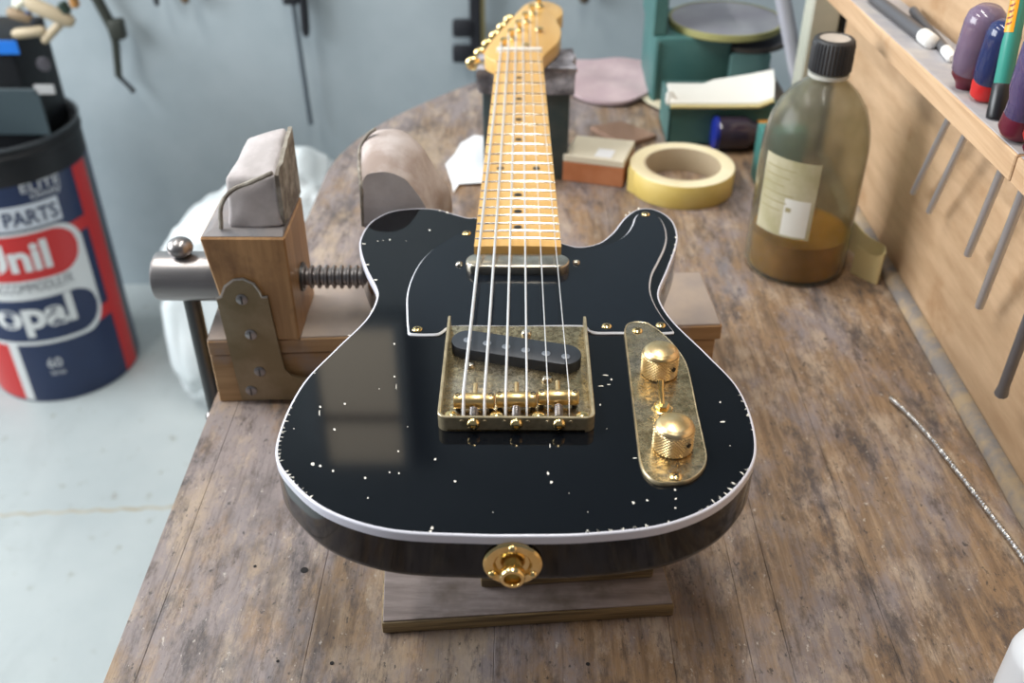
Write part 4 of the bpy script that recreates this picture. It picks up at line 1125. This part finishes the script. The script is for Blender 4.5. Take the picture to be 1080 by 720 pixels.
# ---------------------------------------------------------------- tools on the shelf
def on_shelf(u, v):
    z = 78.0
    for _ in range(6):
        p = at(u, v, z); z = shelf_z(p.y) + 0.6
    return Vector((p.x, p.y, z))
def orient(dirv):
    return dirv.to_track_quat('Z', 'Y').to_matrix()
def turned(prof, base, d, seg=24):
    return MB().lathe(prof, base, 'z', seg, True, orient(d))
def screwdriver(label, base_px, tip_px, tip_x, lean_px, prof, mat, collar, collar_mat, shaft_r, flat=False, group='screwdrivers hanging in the shelf'):
    b0 = on_shelf(*base_px)
    b0.x = min(b0.x, 326)
    tp = atx(tip_px[0], tip_px[1], tip_x)
    d = (b0 - tp).normalized()
    o = thing('screwdriver', label, 'screwdriver', b0, group)
    mesh_obj('shaft', MB().tube([b0 - d * 2, tp + d * 8, tp], [shaft_r, shaft_r, shaft_r * (1.25 if flat else 0.95)], 10), MT['bright_steel'] if not flat else M('dark_blade', (0.24, 0.25, 0.28), 0.35, 0.8), o)
    u = (d * 0.35 + Vector((0, 0, 1)) * 0.65).normalized()
    if prof:
        mesh_obj('handle', turned(prof, b0, u), mat, o, 40)
        mesh_obj('collar', turned(collar, b0, u), collar_mat, o, 40)
    return o
def clear_plastic(name, col, rough=0.12, tr=0.35):
    m = M(name, col, rough); m.node_tree.nodes['Principled BSDF'].inputs['Transmission Weight'].default_value = tr
    return m
mar = M('maroon_collar', (0.12, 0.012, 0.03), 0.3); red = M('red_collar', (0.52, 0.02, 0.02), 0.3)
H1 = [(9, 10), (12, 14), (13, 22), (13, 48), (11.8, 54), (8, 58), (0.001, 59)]
screwdriver('screwdriver with clear mauve handle and maroon collar, farthest on the shelf', (1017, 92), (963, 203), 322, None, H1, clear_plastic('clear_mauve', (0.24, 0.17, 0.26)), [(6, 0.3), (7, 4), (11, 10), (13, 22), (12, 26), (0.001, 26)], mar, 2.6)
H2 = [(8, 12), (10, 16), (10.6, 24), (10.6, 46), (9.4, 52), (6, 55), (0.001, 55.6)]
screwdriver('screwdriver with dark blue handle and bright red collar', (1036, 105), (980, 223), 322, None, H2, clear_plastic('dark_blue', (0.035, 0.05, 0.16)), [(5, 0.3), (9, 4), (9.8, 12), (8, 18), (0.001, 18)], red, 2.6)
H3 = [(9, 12), (11, 16), (10.5, 26), (12.5, 34), (12.5, 60), (10, 66), (0.001, 68)]
screwdriver('screwdriver with clear violet ribbed handle and maroon collar at the right edge', (1071, 146), (1021, 268), 322, None, H3, clear_plastic('clear_violet', (0.14, 0.11, 0.26), 0.1, 0.5), [(5, 0.3), (10, 4), (12, 8), (10.6, 20), (0.001, 21)], mar, 3.0)
H4 = [(8, 10), (11, 16), (11, 60), (7, 66), (0.001, 67)]
screwdriver('steel blade pointing down between the clear violet screwdriver and the last blade', (1092, 170), (1033, 323), 322, None, H4, red, [(5, 0.3), (9, 8), (0.001, 9)], mar, 3.2)
screwdriver('thick dark blade hanging lowest beside the board at the right edge', (1130, 215), (1056, 415), 316, None, H4, M('black_handle', (0.03, 0.03, 0.03), 0.4), [(5, 0.3), (9, 8), (0.001, 9)], mar, 3.6, True)
# green marker with orange print and black cap
b0 = on_shelf(1050, 125); tp = atx(1075, 0, b0.x + 6)
d = (tp - b0).normalized()
mk = thing('marker_pen', 'green marker pen with orange band and black cap standing on the shelf', 'marker', b0)
mesh_obj('barrel', turned([(4.5, 20), (5.3, 21.5), (5.3, 120), (4, 124), (0.001, 124)], b0, d), M('green_barrel', (0.05, 0.30, 0.24), 0.3), mk, 40)
mesh_obj('cap', turned([(5.7, 0.3), (6.0, 2), (5.8, 20.5), (5, 22), (0.001, 22)], b0, d), M('black_marker_cap', (0.01, 0.01, 0.012), 0.35), mk, 40)
Q = orient(d)
vs = []; fs = []
to_cam = Q.inverted() @ (CAM - b0); ac = atan2(to_cam.y, to_cam.x)
for i in range(9):
    a = ac - 1.15 + 1.2 * i / 8
    for h in (52, 92): vs.append(b0 + Q @ Vector((5.5 * cos(a), 5.5 * sin(a), h)))
    if i: fs.append((2 * i - 2, 2 * i, 2 * i + 1, 2 * i - 1))
band = mesh_obj('orange_band', MB().add(vs, fs), M('orange_print', (0.85, 0.33, 0.01), 0.4), mk)
m = MB()
for k in range(9):
    h = 56 + k * 3.6
    for s in (0, 1):
        a0 = ac - 0.95 + s * 0.32; vs = []
        for (da, dh) in ((0, 0), (0.3, 0.5 + s), (0.3, 1.7 + s), (0, 1.2)):
            vs.append(b0 + Q @ Vector((5.65 * cos(a0 + da), 5.65 * sin(a0 + da), h + dh)))
        m.add(vs, [(0, 1, 2, 3)])
mesh_obj('dark_print', m, M('dark_print', (0.20, 0.03, 0.01), 0.5), band, 0)
# chisels with white ends lying on the shelf
for (u0, v0), (u1, v1), lab, r0 in (((918, 2), (978, 49), 'flat grey file with a white tip lying on the shelf', 5.0), ((962, 16), (1000, 63), 'shorter grey rod with a white tip, nearer the screwdrivers', 3.6)):
    p0 = on_shelf(u0, v0); p1 = on_shelf(u1, v1); d = (p1 - p0).normalized()
    o = thing('file', lab, 'file', (p0 + p1) / 2)
    up = Vector((0, 0, r0 + 0.2))
    mesh_obj('blade', MB().tube([p0 + up, p1 + up - d * 12], [r0, r0], 10), M('grey_file', (0.13, 0.13, 0.14), 0.5, 0.5), o)
    mesh_obj('white_tip', MB().tube([p1 + up - d * 14, p1 + up - d * 11, p1 + up + d * 6, p1 + up + d * 8], [r0 * 0.7, r0 * 1.15, r0 * 1.15, r0 * 0.6], 12), M('white_tip', (0.82, 0.82, 0.80), 0.4), o)

# ---------------------------------------------------------------- oil drum on the floor
DC = Vector((-1026.5, 1424.4, 0)); DR = 153.0; ZT = -443.0
navy = M('navy_drum_paint', (0.009, 0.021, 0.072), 0.4, col2=(0.012, 0.028, 0.088), scale=8)
dred = M('red_drum_paint', (0.56, 0.022, 0.022), 0.35); dwhite = M('white_drum_paint', (0.70, 0.72, 0.72), 0.4); dblk = M('black_drum_paint', (0.008, 0.009, 0.011), 0.5, col2=(0.018, 0.018, 0.02), scale=9, spec=0.3)
drum = thing('oil_drum', 'navy and red oil drum with white oval lettering standing on the floor', 'drum', (DC.x, DC.y, FLOOR))
mesh_obj('shell', MB().lathe([(DR - 8, FLOOR + 0.5), (DR - 1, FLOOR + 0.5), (DR, FLOOR + 6), (DR, -516)], DC, 'z', 72), navy, drum, 35)
mesh_obj('black_collar', MB().lathe([(DR, -516), (DR, ZT - 26), (DR + 2.5, ZT - 23), (DR + 2.5, ZT - 17), (DR, ZT - 14), (DR, ZT - 2), (DR + 1.5, ZT), (DR - 2, ZT + 1.5), (DR - 5, ZT - 1), (DR - 6, ZT - 22), (0.001, ZT - 22)], DC, 'z', 72, False), dblk, drum, 35)
mesh_obj('rim_bead', MB().tube([(DC.x + (DR + 0.5) * cos(a), DC.y + (DR + 0.5) * sin(a), ZT) for a in [2 * pi * i / 72 for i in range(73)]], 3.2, 8, False), M('dull_rim', (0.09, 0.10, 0.11), 0.35, 0.6), drum)
def dpatch(name, shape, th0, th1, r, mat, n=40):
    """curved panel: shape(th) -> (zlo, zhi)"""
    vs = []; fs = []
    for i in range(n + 1):
        th = th0 + (th1 - th0) * i / n; lo, hi = shape(th); a = radians(th)
        for k in range(3):
            z = lo + (hi - lo) * k / 2; vs.append((DC.x + r * cos(a), DC.y + r * sin(a), z))
        if i:
            b0 = (i - 1) * 3; b1 = i * 3
            fs += [(b0, b1, b1 + 1, b0 + 1), (b0 + 1, b1 + 1, b1 + 2, b0 + 2)]
    return mesh_obj(name, MB().add(vs, fs), mat, drum, 60)
rect = lambda lo, hi: (lambda th: (lo, hi))
dpatch('red_stripe', rect(FLOOR + 5, -518), -16, 1.5, DR + 0.5, dred, 10)
dpatch('grey_stripe', rect(FLOOR + 5, -518), 1.5, 9, DR + 0.5, M('grey_stripe', (0.10, 0.11, 0.12), 0.4), 6)
dpatch('red_band', rect(-650, -622), -38, -16, DR + 0.45, dred, 12)
dpatch('red_band', rect(-858, -828), -38, -16, DR + 0.45, dred, 12)
TC = -78.0     # middle of the lettered panel
def oval(zc, hh, half, rad):
    k = 180 / pi / DR
    def f(th):
        s = abs(th - TC); e = s - (half - rad * k)
        if e <= 0: return (zc - hh, zc + hh)
        t_ = min(e / (rad * k), 1.0); h = hh * sqrt(max(0.0, 1 - t_ * t_))
        return (zc - h, zc + h)
    return f
def panel_shape(th):
    s = abs(th - TC)
    lo = -870 + (0 if s < 38 else 58 * (1 - sqrt(max(0, 1 - ((s - 38) / 16.5) ** 2))))
    hi = -611 - (0 if s < 34 else 60 * (1 - sqrt(max(0, 1 - ((s - 34) / 20.5) ** 2))))
    return (lo, hi)
pnl = dpatch('white_panel', panel_shape, TC - 54, TC + 54, DR + 0.7, dwhite, 60)
pp = dpatch('white_banner', rect(-606, -556), TC - 43, TC + 43, DR + 0.8, M('banner_white', (0.60, 0.64, 0.70), 0.45), 40)
dpatch('red_oval', oval(-667, 50, 49, 50), TC - 49, TC + 49, DR + 1.1, dred, 60)
dpatch('navy_oval', oval(-811, 50, 51.5, 50), TC - 51.5, TC + 51.5, DR + 1.1, navy, 60)
dpatch('white_diagonal', rect(FLOOR + 6, -864), -103, -95.5, DR + 0.5, dwhite, 8)
dpatch('red_field', rect(FLOOR + 6, -864), -150, -103, DR + 0.5, dred, 24)
def lettering(name, txt, th_left, th_right, zlo, zhi, mat, r, bold=0.0, spacing=1.0):
    cu = bpy.data.curves.new(name, 'FONT'); cu.body = txt; cu.size = 1.0; cu.offset = bold; cu.space_character = spacing
    cu.resolution_u = 4
    ob = bpy.data.objects.new(name, cu); COL.objects.link(ob)
    dg = bpy.context.evaluated_depsgraph_get(); me = ob.evaluated_get(dg).to_mesh()
    vs = [v.co.copy() for v in me.vertices]; fs = [tuple(p.vertices) for p in me.polygons]
    ob.evaluated_get(dg).to_mesh_clear(); bpy.data.objects.remove(ob); bpy.data.curves.remove(cu)
    xs = [v.x for v in vs]; ys = [v.y for v in vs]; x0, x1, y0, y1 = min(xs), max(xs), min(ys), max(ys)
    out = []
    for v in vs:
        a = radians(th_left + (th_right - th_left) * (v.x - x0) / (x1 - x0)); z = zlo + (zhi - zlo) * (v.y - y0) / (y1 - y0)
        out.append((DC.x + r * cos(a), DC.y + r * sin(a), z))
    return mesh_obj(name, MB().add(out, fs), mat, drum, 0)
lettering('lettering', 'Unil', -103, -51.5, -698, -633, dwhite, DR + 1.7, 0.035, 1.0)
lettering('lettering', 'opal', -104, -45.5, -850, -762, dwhite, DR + 1.7, 0.035, 1.0)
lettering('lettering', 'PARTS', -75, -37, -598, -566, navy, DR + 1.4, 0.02)
ltx = M('small_print', (0.12, 0.13, 0.16), 0.5)
lettering('lettering', 'ACCOMMODLE.FR', -98, -40, -744, -722, ltx, DR + 1.4, 0.0)
wtx = M('pale_print', (0.50, 0.52, 0.55), 0.5)
lettering('lettering', 'ELITE', -58, -29, -533, -515, wtx, DR + 1.2, 0.01)
lettering('lettering', 'clouty', -53, -29.5, -553, -533, wtx, DR + 1.2, 0.01)
lettering('lettering', '60', -77, -66, -931, -906, wtx, DR + 1.2, 0.02)
lettering('lettering', 'litres', -76, -65.5, -950, -936, wtx, DR + 1.2, 0.01)

# dark case resting on the drum lid
cz = ZT - 21.8
cs = thing('tool_case', 'dark case with a blue label resting on top of the oil drum', 'case', (DC.x - 20, DC.y, cz))
cm = M('black_case', (0.007, 0.008, 0.01), 0.5, spec=0.25); cf = M('dark_slate_front', (0.035, 0.055, 0.065), 0.5)
fy2 = DC.y - 78
x0 = aty(-60, 70, fy2).x; xm = aty(34, 70, fy2).x; x1 = aty(44, 80, fy2 + 40).x
x0 = max(x0, DC.x - 118); x1 = min(x1, DC.x + 118)
mesh_obj('case_body', MB().box(x0, x1, fy2, fy2 + 155, cz, cz + 205, 6, 2), cm, cs, 30)
mesh_obj('front_plate', MB().box(x0 + 4, xm, fy2 - 4, fy2 + 0.2, cz + 30, cz + 120, 1.5), cf, cs, 0)
g0 = aty(-12, 57, fy2 - 5); g1 = aty(17, 43, fy2 - 5)
mesh_obj('blue_label', MB().box(g0.x, g1.x, fy2 - 6, fy2 - 3.5, g0.z, g1.z, 0.3), M('bright_blue_label', (0.01, 0.16, 0.62), 0.4), cs, 0)
g0 = aty(38, 99, fy2 - 3); g1 = aty(56, 90, fy2 - 3)
mesh_obj('white_tag', MB().box(g0.x, g1.x, fy2 - 4, fy2 + 1, max(g0.z, cz + 2), g1.z, 0.3), M('white_tag', (0.40, 0.40, 0.40), 0.5), cs, 0)
q = aty(46, 68, fy2 - 3)
mesh_obj('dial', MB().lathe([(13, 0), (13, -3), (10, -4), (0.001, -4)], (q.x, fy2, q.z), 'y', 20), M('dial_grey', (0.06, 0.055, 0.065), 0.4), cs, 40)

# ---------------------------------------------------------------- white plastic sack behind the bench
b = bmesh.new()
bmesh.ops.create_icosphere(b, subdivisions=5, radius=1.0)
SXc, SYc = -515.0, 1330.0
for v in b.verts:
    p = v.co.copy()
    e = 0.42
    p = Vector([math.copysign(abs(c) ** e, c) for c in p])
    tt = (p.x + 1) / 2
    ht = 400 + 200 * tt if tt < 0.75 else 550 - 60 * (tt - 0.75)
    z = FLOOR + 2 + (p.z + 1) / 2 * ht
    x = SXc + p.x * 205 * (1 - 0.06 * (p.z)); y = SYc + p.y * 130 * (1 - 0.12 * p.z)
    q = Vector((x, y, z)) * 0.012
    a = noise.noise(q) * 22 + abs(noise.noise(q * 2.6)) * 16 - 8
    nrm = v.co.normalized()
    x += nrm.x * a; y += nrm.y * a; z += nrm.z * a
    v.co = Vector((x, y, max(z, FLOOR + 1)))
single('plastic_sack', MB().bm(b), M('white_plastic_sack', (0.72, 0.76, 0.77), 0.4, col2=(0.66, 0.71, 0.72), scale=10), 'full white plastic sack standing on the floor behind the vise', 'sack', smooth=80)

# ---------------------------------------------------------------- tools hanging on the back wall
HY = WALL_Y - 34
rail = MB().box(-1600, 400, WALL_Y - 22, WALL_Y - 0.2, -235, -190, 2)
single('hanging_rail', rail, MT['beech_h'], 'wooden rail screwed to the back wall carrying the clamps', 'rail', smooth=0)
RZ = -212.0
def up_to_rail(p, extra=0): return Vector((p.x, HY, RZ + extra))
def hook(parent, x):
    mesh_obj('hook', MB().tube([(x, WALL_Y - 21.8, RZ + 6), (x, HY - 8, RZ + 6), (x, HY - 10, RZ + 14)], 2.5, 8), MT['dark_steel'], parent)
olive = M('olive_dark_iron', (0.055, 0.06, 0.05), 0.5, 0.4); blk = M('black_iron', (0.014, 0.015, 0.02), 0.5)
# bar clamp with crank
P_ = lambda u, v: aty(u, v, HY)
pts = [P_(*q) for q in ((103, 0), (119, 30), (122, 45), (125, 80))]
top_ = pts[0] + (pts[0] - pts[1]).normalized() * 110; top_.y = HY
t1 = thing('bar_clamp', 'olive iron clamp with a cranked end hanging on the wall above the drum', 'clamp', (pts[-1].x, HY, pts[-1].z), 'tools hanging on the back wall')
mesh_obj('bar', MB().tube([top_, pts[0], pts[1], pts[2], pts[3]], [12, 12, 12, 9, 8], 8), olive, t1)
k = P_(124, 30)
mesh_obj('clamp_head', MB().box(k.x - 15, k.x + 15, HY - 14, HY + 14, k.z - 22, k.z + 20, 5, 2), olive, t1, 30)
mesh_obj('crank', MB().tube([P_(125, 80), P_(130, 85), P_(139, 94), P_(141, 97)], [6, 5, 5, 7], 8), blk, t1)
mesh_obj('hook', MB().tube([top_, (top_.x, WALL_Y - 21.8, top_.z)], 3, 8), MT['dark_steel'], t1)
# long thin rod
a, b2 = P_(304, -30), P_(328, 131)
t1 = thing('steel_rod', 'long thin grey steel rod hanging on the wall', 'rod', b2, 'tools hanging on the back wall')
mesh_obj('rod', MB().tube([a, b2], 5.2, 8), M('blue_grey_steel', (0.16, 0.19, 0.22), 0.4, 0.6), t1)
mesh_obj('head', MB().box(a.x - 18, a.x + 14, HY - 12, HY + 10, P_(300, 4).z, a.z + 40, 4, 2), blk, t1, 30)
hook(t1, a.x)
a, b2 = P_(318, -25), P_(323, 38)
t1 = thing('hand_tool', 'short black handled tool hanging next to the thin rod', 'tool', b2, 'tools hanging on the back wall')
mesh_obj('grip', MB().tube([a, b2 + Vector((0, 0, 14)), b2], [9, 9.5, 6], 10), blk, t1)
mesh_obj('tang', MB().tube([a, a + Vector((0, 0, 60))], 4, 8), MT['dark_steel'], t1)
hook(t1, a.x)
# black clamp with two jaws near the headstock
a, b2 = P_(502, -20), P_(503, 88)
t1 = thing('sash_clamp', 'black clamp with two stub jaws hanging left of the headstock', 'clamp', b2, 'tools hanging on the back wall')
mesh_obj('bar', MB().box(a.x - 15, a.x + 9, HY - 8, HY + 8, P_(500, 62).z, RZ + 20, 3, 1), blk, t1, 30)
mesh_obj('lower_bar', MB().box(a.x - 4, a.x + 10, HY - 6, HY + 6, b2.z, P_(500, 60).z, 2, 1), M('blue_steel_bar', (0.05, 0.075, 0.095), 0.4, 0.5), t1, 30)
for v in (29, 56):
    q = P_(485, v)
    mesh_obj('clamp_jaw', MB().box(q.x - 16, a.x - 8, HY - 13, HY + 13, q.z - 19, q.z + 17, 6, 2), blk, t1, 30)
q = P_(507, 30)
mesh_obj('wooden_strip', MB().box(q.x - 1, q.x + 10, HY - 4, HY + 4, P_(507, 62).z, RZ, 1), M('ochre_strip', (0.22, 0.19, 0.08), 0.6), t1, 0)
hook(t1, a.x)
for u, v, w, mat, lab in ((166, 6, 6, blk, 'tip of a black tool hanging right of the olive clamp'), (196, 3, 10, M('brown_handle', (0.16, 0.10, 0.05), 0.5), 'brown tool handle end near the top left of the wall'), (616, 3, 12, M('dark_brown_handle', (0.10, 0.075, 0.05), 0.5), 'dark brown tool handle end hanging right of the headstock')):
    q = P_(u, v)
    t1 = thing('hand_tool', lab, 'tool', q, 'tools hanging on the back wall')
    mesh_obj('grip', MB().tube([q, q + Vector((0, 0, 8)), q + Vector((0, 0, 70))], [w * 0.6, w, w * 0.9], 10), mat, t1)
    mesh_obj('tang', MB().tube([q + Vector((0, 0, 66)), Vector((q.x, q.y, RZ + 10))], 3.5, 8), MT['dark_steel'], t1)
    hook(t1, q.x)
# wooden cam clamps over the drum
tan = M('pale_clamp_wood', (0.42, 0.34, 0.22), 0.55, col2=(0.50, 0.41, 0.28), scale=14)
CY = 1330.0
def C_(u, v): return aty(u, v, CY)
def rod(o, name, pa, pb, r, mat, r2=None):
    a, b2 = C_(*pa), C_(*pb)
    return mesh_obj(name, MB().tube([a, a.lerp(b2, 0.12), a.lerp(b2, 0.88), b2], [r * 0.7, r, r2 or r, (r2 or r) * 0.6], 10), mat, o)
t1 = thing('cam_clamp', 'pale wooden clamp lying over the dark case on the drum', 'clamp', (C_(40, 20).x, CY, cz + 205))
rod(t1, 'arm', (28, 2), (78, 24), 13, tan); rod(t1, 'lower_arm', (14, 36), (48, 32), 9, tan); rod(t1, 'finger', (66, 22), (46, 44), 8, tan)
rod(t1, 'cam', (8, 12), (34, 20), 10, M('brown_clamp_wood', (0.28, 0.20, 0.12), 0.6)); rod(t1, 'bolt', (29, 12), (32, 24), 6, M('blue_bolt', (0.02, 0.05, 0.16), 0.4))
rod(t1, 'knob', (64, 2), (72, 14), 9, M('dark_green_knob', (0.015, 0.035, 0.025), 0.5)); rod(t1, 'ochre_tip', (76, -6), (80, 8), 8, M('ochre_tip', (0.40, 0.20, 0.06), 0.5))
rod(t1, 'white_cap', (16, 6), (28, -2), 9, M('cream_cap', (0.75, 0.72, 0.58), 0.5))

# ---------------------------------------------------------------- high window in the back wall, mirrored in the lacquer
def refl(u, v):
    p = at(u, v, 0); d = ray(u, v); t_ = (WALL_Y - 40 - p.y) / d.y
    return Vector((p.x + t_ * d.x, WALL_Y - 40, -t_ * d.z))
r0, r1 = refl(349, 487), refl(414, 347)
xa, xb, za, zb2 = min(r0.x, r1.x), max(r0.x, r1.x), r1.z, r0.z
def glow(name, col, st):
    m, nt, b = new_mat(name); b.inputs['Base Color'].default_value = (0.5, 0.45, 0.36, 1)
    b.inputs['Emission Color'].default_value = (*col, 1); b.inputs['Emission Strength'].default_value = st
    return m
m = MB()
m.box(xa - 30, xa, WALL_Y - 46, WALL_Y - 0.2, za - 30, zb2 + 30, 3); m.box(xb, xb + 30, WALL_Y - 46, WALL_Y - 0.2, za - 30, zb2 + 30, 3)
m.box(xa, xb, WALL_Y - 46, WALL_Y - 0.2, za - 30, za, 3); m.box(xa, xb, WALL_Y - 46, WALL_Y - 0.2, zb2, zb2 + 30, 3)
win = struct('window_2', m, MT['wall'])
zc = refl(384, 441).z
blind = glow('sunlit_beige_blind', (1.0, 0.86, 0.66), 1.7)
struct('pane', MB().box(xa, xb, WALL_Y - 40, WALL_Y - 36, za, zc - 14), blind, parent=win)
struct('pane', MB().box(xa, xb, WALL_Y - 40, WALL_Y - 36, zc + 14, zb2), blind, parent=win)
struct('glazing_bar', MB().box(xa, xb, WALL_Y - 44, WALL_Y - 34, zc - 14, zc + 14, 2), M('brown_glazing_bar', (0.12, 0.09, 0.06), 0.6), parent=win)

# ---------------------------------------------------------------- fluorescent lamps under the ceiling
def fluo(x, y, z, length, power, along, label):
    o = thing('fluorescent_lamp', label, 'lamp', (x, y, z), 'fluorescent ceiling lamps')
    hx, hy = (60, length / 2) if along == 'y' else (length / 2, 60)
    mesh_obj('housing', MB().box(x - hx, x + hx, y - hy, y + hy, z + 20, z + 70, 6, 2), M('lamp_housing', (0.7, 0.7, 0.7), 0.4), o, 30)
    em = bpy.data.materials.get('lit_tube')
    if not em:
        em, nt, b = new_mat('lit_tube'); b.inputs['Emission Color'].default_value = (1, 0.98, 0.94, 1); b.inputs['Emission Strength'].default_value = 6
    pth = [(x, y - hy + 20, z + 4), (x, y + hy - 20, z + 4)] if along == 'y' else [(x - hx + 20, y, z + 4), (x + hx - 20, y, z + 4)]
    mesh_obj('tube', MB().tube(pth, 14, 12), em, o)
    l = bpy.data.lights.new('tube_light', 'AREA'); l.shape = 'RECTANGLE'
    l.size, l.size_y = (0.10, length / 1000) if along == 'y' else (length / 1000, 0.10)
    l.energy = power; l.color = (1.0, 0.965, 0.90)
    lo = bpy.data.objects.new('tube_light', l); COL.objects.link(lo); lo.parent = o; lo.location = (0, 0, -0.02)
fluo(40, 250, 1420, 1200, 13, 'y', 'fluorescent tube lamp hanging over the bench')
fluo(-1150, 500, 1750, 1200, 22, 'y', 'fluorescent tube lamp over the open floor')
